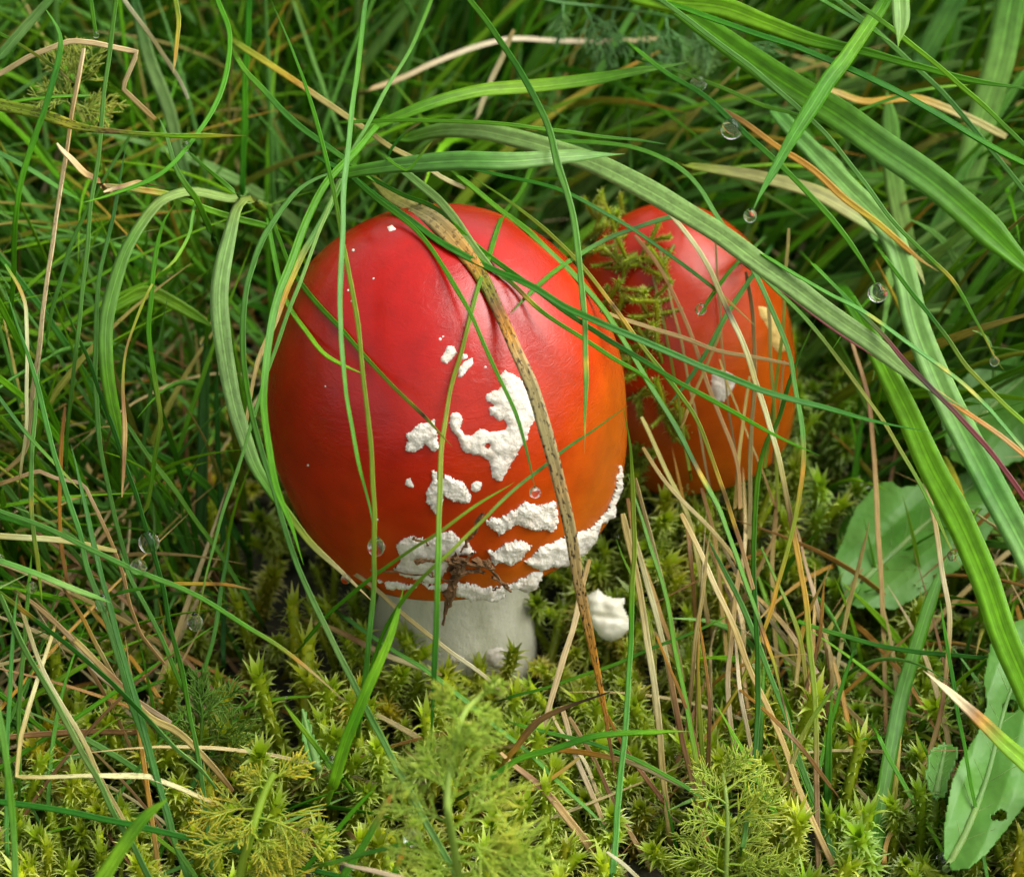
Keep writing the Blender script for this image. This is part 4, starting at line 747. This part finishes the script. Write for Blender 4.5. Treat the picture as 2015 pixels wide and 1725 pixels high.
YG0, YG1 = (0.27, 0.47, 0.03), (0.54, 0.66, 0.08)
feathery('soft yellow-green feathery plant in front of the white stem', '905,1740 893,1660 880,1580 890,1480 912,1405 950,1365 985,1338', (70, 86, 84, 70), 17,
         [(.05, 20, 190, .2), (.1, 160, 150, .3), (.15, 5, 180, -.1), (.25, 35, 190, .1), (.3, 150, 150, .2), (.35, 60, 150, .3), (.42, 120, 140, .2), (.5, 165, 120, .0), (.58, 75, 110, .3), (.65, 15, 95, .0), (.75, 110, 80, .1), (.82, -10, 75, .1), (.9, 50, 60, .1), (.12, -25, 150, .1), (.05, -40, 130, .2), (.2, -10, 200, .0), (.1, 190, 120, .2)], YG0, YG1, (0.32, 0.46, 0.07), 11, 0.74)
feathery('golden-tipped feathery plant in the moss beside the short bright blade', '468,1745 480,1690 500,1620 520,1560 540,1520', (42, 46, 44), 22,
         [(.1, 30, 100, .3), (.35, 10, 120, .2), (.45, 175, 110, .2), (.6, -15, 130, .2), (.7, 190, 110, .1), (.85, 150, 60, .1), (.95, 40, 70, .1), (.95, 170, 60, .1), (.3, -35, 130, .3), (.15, 200, 80, .2), (.5, -50, 100, .5), (.6, 220, 80, .5)], (0.22, 0.38, 0.02), (0.66, 0.60, 0.05), (0.26, 0.40, 0.02), 12, 0.86)
feathery('upright yellow-green feathery plant at the foot of the tan straws', '1428,1745 1430,1680 1432,1610 1428,1560 1422,1520', (24, 28, 26), 12,
         [(.1, 25, 150, .2), (.15, 155, 140, .2), (.3, 30, 150, .1), (.35, 150, 150, .1), (.5, 35, 140, .1), (.55, 160, 120, .1), (.68, 40, 130, .1), (.72, 140, 110, .1), (.85, 30, 110, .0), (.88, 130, 80, .0), (.98, 80, 60, .0), (.98, 45, 80, .1), (.05, 5, 140, .2), (.05, 185, 110, .2), (.2, 10, 150, .1)], (0.30, 0.47, 0.04), (0.56, 0.64, 0.09), (0.32, 0.45, 0.09), 13, 0.68)
feathery('dark green feathery tuft in the shade behind the golden-tipped one', '392,1500 396,1440 398,1390', (2, 8), 9,
         [(.1, 20, 110, .2), (.2, 50, 110, .1), (.4, 15, 100, .1), (.5, 70, 100, .1), (.6, 150, 70, .1), (.8, 40, 90, .1), (.9, 100, 70, .1), (.3, 130, 70, .1)], (0.09, 0.22, 0.015), (0.18, 0.34, 0.04), (0.09, 0.22, 0.02), 14)
feathery('blue-green feathery sprays hanging in the back above the caps', '1010,-20 1100,5 1200,15 1300,30 1400,55 1500,100', (-60, -70, -60), 8,
         [(.2, -110, 90, .1), (.3, -70, 100, .1), (.4, -100, 110, .1), (.5, -60, 100, .1), (.6, -95, 100, .1), (.7, -60, 110, .1), (.8, -100, 90, .1), (.9, -50, 100, .1), (.45, 60, 60, .1), (.65, 70, 60, .1)], (0.09, 0.26, 0.06), (0.18, 0.40, 0.12), (0.09, 0.25, 0.05), 15)
feathery('small yellowish feathery tuft beneath the kinked bleached straw', '150,260 140,190 130,140', (-20, -15), 7,
         [(.3, 30, 80, .1), (.4, 140, 70, .1), (.6, 60, 80, .1), (.7, 120, 70, .1), (.9, 90, 60, .1), (.5, -20, 80, .1), (.6, 200, 70, .1)], (0.2, 0.3, 0.02), (0.42, 0.48, 0.08), (0.2, 0.28, 0.03), 16)

# ------------------------------------------------------------------ broad leaves
def broad_leaf(label, poly, D, col, rib, holes=(), step=2.8, bulge=3.0, rag=0.8, seed=0.0, lobes=()):
    """D = (at left-top, gradient per 100 px in x, in y); the rib runs base -> tip in pixels"""
    P = np.array(poly, float); x0, y0 = P.min(0)-6; x1, y1 = P.max(0)+6; xs = np.arange(x0, x1, step); ys = np.arange(y0, y1, step); X, Y = np.meshgrid(xs, ys)
    sd = poly_sd(poly, X, Y)
    for hx, hy, hr in holes: sd = np.minimum(sd, np.hypot(X-hx, (Y-hy)*1.2)-hr)
    rb = np.array(rib, float); rd = poly_line_dist(rb, X, Y)
    N = np.array([[mnoise.noise(Vector((x*0.011, y*0.011, seed))) for x in xs] for y in ys]); N2 = np.array([[mnoise.noise(Vector((x*0.09, y*0.09, seed))) for x in xs] for y in ys])
    sd = sd+rag*N2
    Dm = D[0] + D[1]*(X-P[0, 0])/100 + D[2]*(Y-P[0, 1])/100 + bulge*(N+0.03*N2) + np.minimum(rd/40, 1)*2.5 - np.maximum(rd-60, 0)*0.03
    lo = np.vectorize(lambda x, y: groundD(x, y, 0.004))(X, Y); Dm = np.maximum(Dm, lo)
    gx, gy = rb[0]; g = groundD(gx, gy, -0.002); root = pt(gx, gy, g)
    e = tag(empty('broad_leaf', root), label, 'leaf'); Tt = -np.ones(X.shape, int); V = []; k = 0
    Bt = -np.ones(X.shape, int)
    for i in range(len(ys)):
        for j in range(len(xs)):
            if sd[i, j] > -step*0.2:
                Tt[i, j] = len(V); V.append(pt(X[i, j], Y[i, j], Dm[i, j])); Bt[i, j] = len(V); V.append(pt(X[i, j], Y[i, j], Dm[i, j]-0.35))
    F = []; edge = {}
    for i in range(len(ys)-1):
        for j in range(len(xs)-1):
            q = (Tt[i, j], Tt[i+1, j], Tt[i+1, j+1], Tt[i, j+1])
            if min(q) >= 0:
                F.append(q); F.append((Bt[i, j], Bt[i, j+1], Bt[i+1, j+1], Bt[i+1, j]))
                for a, b in zip(q, q[1:]+q[:1]): edge[(a, b)] = 1
    for (a, b) in list(edge):
        if (b, a) not in edge: F.append((b, a, a+1, b+1))
    lb = obj('blade', make_mesh('leaf_blade', np.array(V)-root, F, col), e)
    # midrib and side veins as raised threads, the rib carried down to the soil as a stalk
    def dep(x, y): return Dm[int(np.clip(round((y-y0)/step), 0, len(ys)-1)), int(np.clip(round((x-x0)/step), 0, len(xs)-1))]
    xy, s, ds = catmull(rb, 24); rp = [pt(x, y, dep(x, y)+0.1) for x, y in xy]
    rp = [root, root*0.5+rp[0]*0.5]+rp
    V, F, C = tubes([(np.array(rp)-root, 0.0009, 0.0003)], (0.24, 0.42, 0.12), (0.2, 0.4, 0.1), 6)
    vp = []
    for k in range(3, 21, 3):
        c = xy[k]; td = xy[k+1]-xy[k-1]; td = td/np.hypot(*td)
        for sg in (-1, 1):
            dv = td*0.8+sg*np.array([-td[1], td[0]])*0.7; vv = []
            for m_ in range(7):
                qx, qy = c+dv*m_*11
                if poly_sd(poly, np.array([qx]), np.array([qy]))[0] < 6: break
                vv.append(pt(qx, qy, dep(qx, qy)-0.06)-root)
            if len(vv) > 2: vp.append((np.array(vv), 0.0002, 0.0001))
    if vp:
        v2, f2, c2_ = tubes(vp, (0.2, 0.40, 0.09), (0.17, 0.36, 0.07), 5); f2 = [tuple(t) for t in f2+len(V)]; F = [tuple(t) for t in F]+f2; V = np.vstack([V, v2]); C = np.vstack([C, c2_])
    ribo = obj('midrib', make_mesh('midrib', V, F, M_FEATHER, C), lb)
def poly_line_dist(P, X, Y):
    d = np.full(X.shape, 1e9)
    for (x1, y1), (x2, y2) in zip(P[:-1], P[1:]):
        dx, dy = x2-x1, y2-y1; t = np.clip(((X-x1)*dx+(Y-y1)*dy)/(dx*dx+dy*dy+1e-9), 0, 1); d = np.minimum(d, np.hypot(X-x1-t*dx, Y-y1-t*dy))
    return d
ML1 = leaf_material('broad_leaf_pale', (0.09, 0.27, 0.03), (0.125, 0.31, 0.045)); ML2 = leaf_material('broad_leaf_mid', (0.08, 0.25, 0.022), (0.11, 0.30, 0.035))
broad_leaf('large pale green leaf with nibbled holes lying in the moss', [(1855, 1685), (1858, 1612), (1872, 1535), (1893, 1487), (1924, 1438), (1941, 1386), (1934, 1334), (1948, 1264), (1976, 1229), (2060, 1200), (2120, 1280), (2130, 1420), (2080, 1530), (2015, 1588), (1976, 1640), (1941, 1682), (1907, 1710), (1872, 1713)], (30, 0, 6), ML1, [(1862, 1708), (1900, 1640), (1942, 1530), (1975, 1400), (2020, 1270)], [(1988, 1389, 14), (1970, 1603, 11), (1955, 1608, 5)], seed=3.3)
broad_leaf('soft green toothed leaf behind the wide lime blade', [(1805+(a-1805)*1.14, 1060+(b-1050)*1.12) for a, b in [(1677, 1152), (1663, 1082), (1698, 995), (1733, 953), (1760, 946), (1778, 960), (1809, 953), (1858, 943), (1907, 925), (1941, 960), (1948, 1012), (1907, 1082), (1837, 1134), (1767, 1175), (1698, 1172)]], (-30, 0, 5), ML1, [(1690, 1150), (1760, 1085), (1850, 1005), (1925, 945)], rag=2.5, seed=7.3)
broad_leaf('dim green leaf behind the purple-red stem', [(1850, 830), (1890, 745), (1960, 690), (2060, 660), (2100, 800), (2030, 900), (1930, 935), (1870, 905)], (-45, 0, 6), ML2, [(1868, 890), (1930, 820), (2030, 730)], rag=2, seed=1.3)
broad_leaf('small lobed leaf tucked beside the large holed leaf', [(1830, 1473), (1858, 1455), (1886, 1469), (1886, 1490), (1872, 1525), (1861, 1570), (1837, 1575), (1816, 1525)], (12, 0, 6), ML2, [(1842, 1565), (1850, 1520), (1860, 1470)], step=5, rag=4, seed=5.3)
broad_leaf('pale upright leaf sunk in the moss behind the short bright blade', [(590, 1380), (605, 1400), (622, 1450), (635, 1500), (625, 1515), (605, 1495), (592, 1450)], (8, 0, 6), ML1, [(625, 1510), (608, 1450), (595, 1395)], step=5, rag=1, bulge=1, seed=8.3)

# ------------------------------------------------------------------ white lump among the straws and the debris on the cap rim
def lump(poly, D, thick, step, seed, mat):
    P = np.array(poly, float); x0, y0 = P.min(0)-6; x1, y1 = P.max(0)+6; xs = np.arange(x0, x1, step); ys = np.arange(y0, y1, step); X, Y = np.meshgrid(xs, ys); sd = poly_sd(poly, X, Y)
    V = []; Tt = -np.ones(X.shape, int); Bt = Tt.copy()
    for i in range(len(ys)):
        for j in range(len(xs)):
            if sd[i, j] > -1.5:
                f = math.sqrt(1-(1-min(max(sd[i, j], 0)/26, 1))**2); n = mnoise.noise(Vector((X[i, j]*.05, Y[i, j]*.05, seed)))
                crease = 1-0.35*math.exp(-((Y[i, j]-1213-0.15*(X[i, j]-1190))/5.5)**2)
                Tt[i, j] = len(V); V.append(pt(X[i, j], Y[i, j], D+thick*f*(1+.3*n)*crease)); Bt[i, j] = len(V); V.append(pt(X[i, j], Y[i, j], D-thick*f))
    F = []
    for i in range(len(ys)-1):
        for j in range(len(xs)-1):
            q = (Tt[i, j], Tt[i+1, j], Tt[i+1, j+1], Tt[i, j+1])
            if min(q) >= 0: F.append(q); F.append((Bt[i, j], Bt[i, j+1], Bt[i+1, j+1], Bt[i+1, j]))
    return np.array(V), F
M_LUMP = pale_material('white_flesh', (0.86, 0.84, 0.68), (0.74, 0.70, 0.5), 120.0, 0.0002, 0.6, 0.3)
LP = [(1194+(x-1192)*1.12, 1210+(y-1210)*1.08) for x, y in [(1154, 1176), (1166, 1168), (1177, 1162), (1186, 1171), (1203, 1179), (1223, 1178), (1222, 1196), (1231, 1215), (1231, 1236), (1217, 1253), (1200, 1259), (1182, 1253), (1166, 1230), (1157, 1205)]]
lD = groundD(1190, 1215, MOSS_H)+12
V, F = lump(LP, lD, 3.0, 3, 4.4, M_LUMP); r_ = pt(1190, 1215, lD)
o = obj('veil_fragment', make_mesh('veil_fragment', V-r_, F, M_LUMP)); o.location = r_
tag(o, 'creamy white lump of broken veil lying among straws beside the stem', 'fungus piece')
Rd = random.Random(5); deb = []
def capline(pts, off):
    out = []
    for x, y in pts:
        p, n = hit(BV_CAPX, x, y)
        out.append(pt(x, y, 20) if p is None else p+n*off*0.001)
    xy = np.array(out); m = 12; t = np.linspace(0, len(xy)-1, m)
    return np.stack([np.interp(t, range(len(xy)), xy[:, q]) for q in range(3)], -1) + np.array([[Rd.gauss(0, .00018) for _ in range(3)] for _ in range(m)])
droot = hit(BV_CAPX, 915, 1095)[0]; dempty = tag(empty('plant_debris', droot), 'brown crumbling plant scrap stuck to the front rim of the large cap', 'debris')
DEB = [("500,1290 440,1380 410,1480 400,1560 370,1650", 5.5, 1.5), ("490,1290 450,1400 420,1500 400,1570", 7, 2), ("500,1300 580,1310 640,1340 680,1390 740,1445", 5, 2.2), ("560,1300 610,1305 650,1330", 10, 2.0), ("640,1370 700,1400 735,1430", 3.5, 2.6),
       ("230,1300 280,1280 330,1290", 6, 1.9), ("220,1160 260,1180 310,1205", 3, 1.9), ("300,1340 360,1385 460,1390", 2.5, 2.3), ("380,1270 430,1290 500,1280 540,1240", 6, 2.2), ("420,1330 480,1350 540,1340 600,1350", 8, 2.0), ("0,1345 120,1355 260,1380 340,1385", 2.6, 1.6),
       ("580,1020 540,1100 500,1180 470,1230", 3.4, 2.5), ("590,1010 550,1100 505,1190", 2.6, 2.9), ("400,1480 430,1440 470,1370", 9, 2.0), ("650,1440 680,1400 700,1390", 2.2, 2.8), ("440,1260 470,1310 460,1360", 8, 2.2)]
for s, r, off in DEB:
    V, F, C = tubes([(capline(from_crop(s, 740, 640, K5), off)-droot, r*U, r*U*0.45)], (1, 1, 1), (1, 1, 1), 6)
    V = V + np.array([[Rd.gauss(0, r*U*0.16) for _ in range(3)] for _ in V])
    obj('fragment', make_mesh('fragment', V, F, M_DEBRIS, smooth=False), dempty)

# ------------------------------------------------------------------ moss
def moss_shoot(h, seed, star=True):
    R = random.Random(seed); n = 9; P = [np.zeros(3)]; d = np.array([R.uniform(-.25, .25), R.uniform(-.25, .25), 1.0])
    for i in range(n): d = nrm(d+np.array([R.uniform(-.2, .2), R.uniform(-.2, .2), 0])); P.append(P[-1]+d*h/n)
    P = np.array(P); V, F, C = tubes([(P, 0.0009, 0.0011)], (0.17, 0.18, 0.010), (0.40, 0.52, 0.015), 6)
    V = V.tolist(); F4 = F.tolist(); C = C.tolist(); F3 = []
    nl = 80; base_c = np.array((0.31, 0.45, 0.010)); tip_c = np.array((0.56, 0.66, 0.18))
    for k in range(nl):
        f = 0.10+0.90*(k/nl)**0.75; c = np.array([np.interp(f*n, range(n+1), P[:, q]) for q in range(3)]); a = k*2.39996+R.uniform(-.3, .3)
        out = np.array([math.cos(a), math.sin(a), 0]); up = nrm(P[min(int(f*n)+1, n)]-P[int(f*n)]) if int(f*n) < n else nrm(P[n]-P[n-1])
        top = f > .93; L = 0.0034*R.uniform(.7, 1.3); w2 = 0.00042*R.uniform(.8, 1.2); side = np.cross(out, up); rec = R.uniform(.45, 1.15)*(.5 if top else 1)
        p0 = c+out*0.0005; p1 = p0+(out*0.35+up*0.9)*L*0.42; p2 = p1+(out*rec+up*(0.35 if not top else .8))*L*0.35; p3 = p2+(out*rec-up*(0.2 if not top else -.7))*L*0.4
        b = len(V); V += [(p0-side*w2*1.3).tolist(), (p0+side*w2*1.3).tolist(), (p1-side*w2*1.2).tolist(), (p1+side*w2*1.2).tolist(), (p2-side*w2*.5).tolist(), (p2+side*w2*.5).tolist(), p3.tolist()]
        sh = R.uniform(.8, 1.2); C += [(base_c*sh).tolist()]*2+[(base_c*1.1*sh).tolist()]*2+[((base_c*.5+tip_c*.5)*sh).tolist()]*2+[(tip_c*sh).tolist()]
        F4 += [(b, b+1, b+3, b+2), (b+2, b+3, b+5, b+4)]; F3.append((b+4, b+5, b+6))
    return np.array(V), F4, F3, np.array(C)
SH = []
for k in range(8):
    h = [0.015, 0.019, 0.022, 0.017, 0.025, 0.014, 0.020, 0.018][k]; SH.append(moss_shoot(h, 100+k))
SHM = [make_mesh('moss_shoot', V, [tuple(f) for f in F4]+[tuple(f) for f in F3], M_MOSS, C) for V, F4, F3, C in SH]
shoots = []
R = random.Random(21)
def blocked(x, y):
    if math.hypot(x-stem_c[0], y-stem_c[1]) < 0.0172: return True
    if math.hypot(x-BASE2[0], y-BASE2[1]) < 0.012: return True
    return False
yy = -0.115
while yy < 0.235:
    sp_ = 0.0047 if yy < 0.10 else 0.0064
    xx = -0.16
    while xx < 0.17:
        x = xx+R.uniform(-.5, .5)*sp_; y = yy+R.uniform(-.5, .5)*sp_; xx += sp_
        if blocked(x, y): continue
        u, v, D = proj(np.array([x, y, 0.01]))
        if not (-120 < u < W0+120 and -100 < v < H0+160): continue
        clump = mnoise.noise(Vector((x*38, y*38, 2.0)))
        if clump < -0.15 and R.random() < 0.75 and math.hypot(x-0.015, y+0.02) > 0.045: continue
        if v < 1400 and u < 700 and R.random() < 0.6: continue
        shoots.append((x, y, gz(x, y)-0.002+clump*0.004, R.randrange(8), R.uniform(0, 6.28), R.uniform(-.4, .4), R.uniform(-.4, .4), R.uniform(.7, 1.15)*(1+0.3*clump), u, v))
    yy += sp_
score = sorted(range(len(shoots)), key=lambda i: -(shoots[i][9] if (20 < shoots[i][8] < W0-20 and shoots[i][9] < H0-20) else -1e9))
near = set(score[:260:2])
sV, sF3, sC, off = [], [], [], 0
TRI = []
for V, F4, F3, C in SH:
    f = []
    for a, b, c, d in F4: f += [(a, b, c), (a, c, d)]
    TRI.append(np.array(f+list(F3)))
for i, (x, y, z, k, rz, rx, ry, sc, u, v) in enumerate(shoots):
    if i in near:
        o = obj('moss_shoot', SHM[k]); o.location = (x, y, z); o.rotation_euler = (rx, ry, rz); o.scale = (sc, sc, sc)
        tag(o, 'yellow-green moss shoot with star-shaped tip in the sunken moss carpet', 'moss', 'moss shoots')
    else:
        Rm = np.array(Euler((rx, ry, rz)).to_matrix()); V, C = SH[k][0], SH[k][3]
        sV.append((V*sc) @ Rm.T + np.array([x, y, z])); sF3.append(TRI[k]+off); sC.append(C*(0.65+0.6*R.random())*np.array([1+.5*max(0, R.gauss(-.2, .5)), 1, 1])*(np.array([0.78, 0.95, 1.0]) if x > 0.055+0.02*R.random() else 1.0)); off += len(V)
tag(obj('moss', make_mesh('moss', np.vstack(sV), np.vstack(sF3), M_MOSS, np.vstack(sC))), 'spiky yellow-green moss carpet covering the soil', 'moss', kind='stuff')
# moss climbing the small cap and filling the gap between the mushrooms
R = random.Random(33); cling = []
for k in range(90):
    t = R.random()
    if k < 58: x, y = R.uniform(1140, 1312), R.uniform(405, 700)
    elif k < 82: x, y = 1205+R.uniform(-15, 45)+30*t, R.uniform(640, 1010)
    else: x, y = R.uniform(1300, 1345), R.uniform(790, 850)
    c = capD(BV_CAP2, x, y); c1 = capD(BV_CAP, x, y)
    if c1 is not None and c1 > -40: continue
    D = (c if c is not None else -48)+1.5; P = pt(x, y, D); s = R.uniform(.28, .52)
    o = obj('moss_shoot', SHM[k % 8]); d = nrm(UPV*R.uniform(-.4, 1)+RT*R.uniform(-.7, .7)-VD*0.25)
    o.rotation_euler = Vector(d).to_track_quat('Z', 'Y').to_euler(); o.location = P-d*SH[k % 8][0][:, 2].max()*s*0.4; o.scale = (s, s, s)
    tag(o, 'moss sprig clinging to the side of the smaller cap', 'moss', 'moss sprigs on the small cap')
# dew in the moss
R = random.Random(44); bV, bF = [], []; iv, if_ = ico(2)
for q in range(420):
    x, y, z, k, rz, rx, ry, sc, u, v = R.choice(shoots); h = SH[k][0][:, 2].max()*sc; r = R.uniform(.00018, .00042)
    bV.append(iv*r+np.array([x+R.gauss(0, .0016), y+R.gauss(0, .0016), z+h*R.uniform(.7, 1.02)])); bF.append(if_+len(iv)*q)
tag(obj('dew', make_mesh('dew', np.vstack(bV), np.vstack(bF), M_WATER)), 'fine dew beads scattered over the moss tips', 'dew', kind='stuff')

# ------------------------------------------------------------------ filler: thatch of grass behind and around
R = random.Random(55); fill = []
def gen(n, xr, yr, L, w, cols, lean, az0, azs, maxrise, kind):
    c = 0; tries = 0
    while c < n and tries < n*6:
        tries += 1
        x, y = R.uniform(*xr), R.uniform(*yr)
        if math.hypot(x-stem_c[0], y-stem_c[1]) < 0.03 or math.hypot(x-BASE2[0], y-BASE2[1]) < 0.02: continue
        ln = R.uniform(*L); az = az0+R.gauss(0, azs); th = math.radians(abs(R.gauss(*lean))); bend = math.radians(R.uniform(5, 75)); m = 8
        P = [np.array([x, y, -0.002])]; wob = R.uniform(-.5, .5)
        for i in range(m):
            a = th+bend*(i/m)**1.3; q = az+wob*i/m; P.append(P[-1]+np.array([math.sin(a)*math.cos(q), math.sin(a)*math.sin(q), math.cos(a)])*ln/m)
        P = np.array(P)
        if P[2:, 2].min() < 0.003: continue
        ok = True; inframe = False; md = -1e9
        for p in P:
            u, v, D = proj(p)
            if -30 < u < W0+30 and -30 < v < H0+30:
                inframe = True; md = max(md, D)
                if v > 1230 and D > groundD(u, v, MOSS_H)+(14 if 480 < u < 1230 else 42): ok = False; break
                if D > groundD(u, v, 0)+maxrise or D > 16: ok = False; break
                if 505 < u < 1250 and 385 < v < 1340 and D > -75: ok = False; break
                if 1150 < u < 1590 and 380 < v < 990 and D > -85: ok = False; break
            elif v >= H0+30 or p[1] < -0.08:
                if p[2] > 0.05: ok = False; break
        if not ok: continue
        for i in range(len(P)-1):
            mid = (P[i]+P[i+1])/2
            if np.linalg.norm(mid-CAPC) < 0.041 or np.linalg.norm(mid-CAP2C) < 0.034: ok = False
        if not ok: continue
        fill.append((P, R.uniform(*w), R.choice(cols), R.random(), inframe, md, kind)); c += 1
A = math.pi
GA = ['ggl', 'Ggg', 'gGg', 'Gbb', 'ggl', 'bbg', 'gll', 'gmt', 'Ggmo', 'gbp']
gen(2300, (-.17, .02), (.0, .26), (.06, .17), (.0007, .0016), GA, (14, 16), -A/2, 1.3, 165, 'g')
gen(1900, (-.03, .2), (.04, .3), (.07, .17), (.0008, .0026), GA+['bpb', 'gpp'], (20, 16), -0.6, 0.8, 165, 'g')
gen(260, (-.06, .12), (.06, .22), (.07, .14), (.0018, .0034), ['gpb', 'ggl', 'bpp', 'Ggb'], (30, 16), -0.5, 0.6, 150, 'g')
gen(700, (.05, .2), (-.09, .15), (.03, .10), (.0007, .0016), GA, (16, 14), 0.0, 3.0, 60, 'g')
gen(650, (-.15, -.02), (-.11, .05), (.04, .11), (.0006, .0012), GA+['ttw', 'tnt', 'twt'], (26, 18), -0.6, 1.6, 75, 'g')
gen(350, (-.17, .2), (-.1, .05), (.02, .05), (.0006, .001), ['gGg', 'Ggl'], (25, 18), 0.0, 3.0, 30, 'g')
gen(1500, (-.17, .2), (-.09, .28), (.03, .11), (.0006, .0013), ['ttw', 'ntt', 'tot', 'nn', 'twt', 'on', 'wt'], (55, 20), 0.0, 3.0, 80, 's')
gen(1400, (-.6, -.17), (-.3, .6), (.10, .26), (.001, .002), ['gGg', 'Ggb', 'GBb'], (10, 12), 0, 3.0, 200, 'o')
gen(800, (.2, .6), (-.3, .6), (.05, .12), (.001, .002), ['gGg', 'Ggb', 'GBb'], (12, 12), 0, 3.0, 200, 'o')
gen(1200, (-.3, .3), (.28, .7), (.08, .2), (.001, .002), ['gGg', 'Ggb', 'GBb'], (10, 12), 0, 3.0, 200, 'o')
gen(300, (-.3, .3), (-.4, -.1), (.02, .05), (.001, .002), ['gGg', 'Ggb', 'GBb'], (20, 12), 0, 3.0, 200, 'o')
cand = [i for i, f in enumerate(fill) if f[4] and f[6] == 'g']; cand.sort(key=lambda i: -fill[i][5]); single = set(cand[:120])
acc = {'g': [], 's': []}
for i, (P, wd, cl, sd_, inf, md, kind) in enumerate(fill):
    n = 15 if kind != 'o' else 8; d = np.linspace(0, len(P)-1, n); Q = np.stack([np.interp(d, range(len(P)), P[:, q]) for q in range(3)], -1)
    for q in range(3): Q[:, q] = smooth1(Q[:, q], 3)
    s = np.linspace(0, 1, n); C, dry = colours(cl, s); ww = wd*np.clip(((1-s)/0.35)**0.8, 0.05, 1)*np.clip(.6+s*3, 0, 1); C = C*(0.8+0.6*sd_)
    fc = -VD*R.choice((1, 1, .4))+np.array([R.uniform(-.8, .8), R.uniform(-.8, .3), .2])
    V, F, c, bl, dr, sp = ribbon(Q, ww, C, dry, 0.15 if kind == 's' else 0.0, 0.3, R.uniform(-.6, .6), sd_*10, fc)
    if i in single:
        o = obj('grass_blade', make_mesh('grass_blade', V-P[0], F, M_BLADE, c, bl, sp, dr)); o.location = P[0]
        tag(o, 'fine green grass blade in the dense tangle behind the mushrooms', 'grass blade', 'fine blades of the tangle')
    else: acc['s' if kind == 's' else 'g'].append((V, F, c, bl, dr, sp))
for key, nm, lb, ct in (('g', 'grass', 'dense fine green grass filling the background', 'grass'), ('s', 'thatch', 'dead brown thatch lying between the grass and moss', 'dead grass')):
    L = acc[key]; off = 0; Fs_ = []
    for t in L: Fs_.append(t[1]+off); off += len(t[0])
    tag(obj(nm, make_mesh(nm, np.vstack([t[0] for t in L]), np.vstack(Fs_), M_BLADE, np.vstack([t[2] for t in L]), np.vstack([t[3] for t in L]), np.concatenate([t[5] for t in L]), np.concatenate([t[4] for t in L]))), lb, ct, kind='stuff')
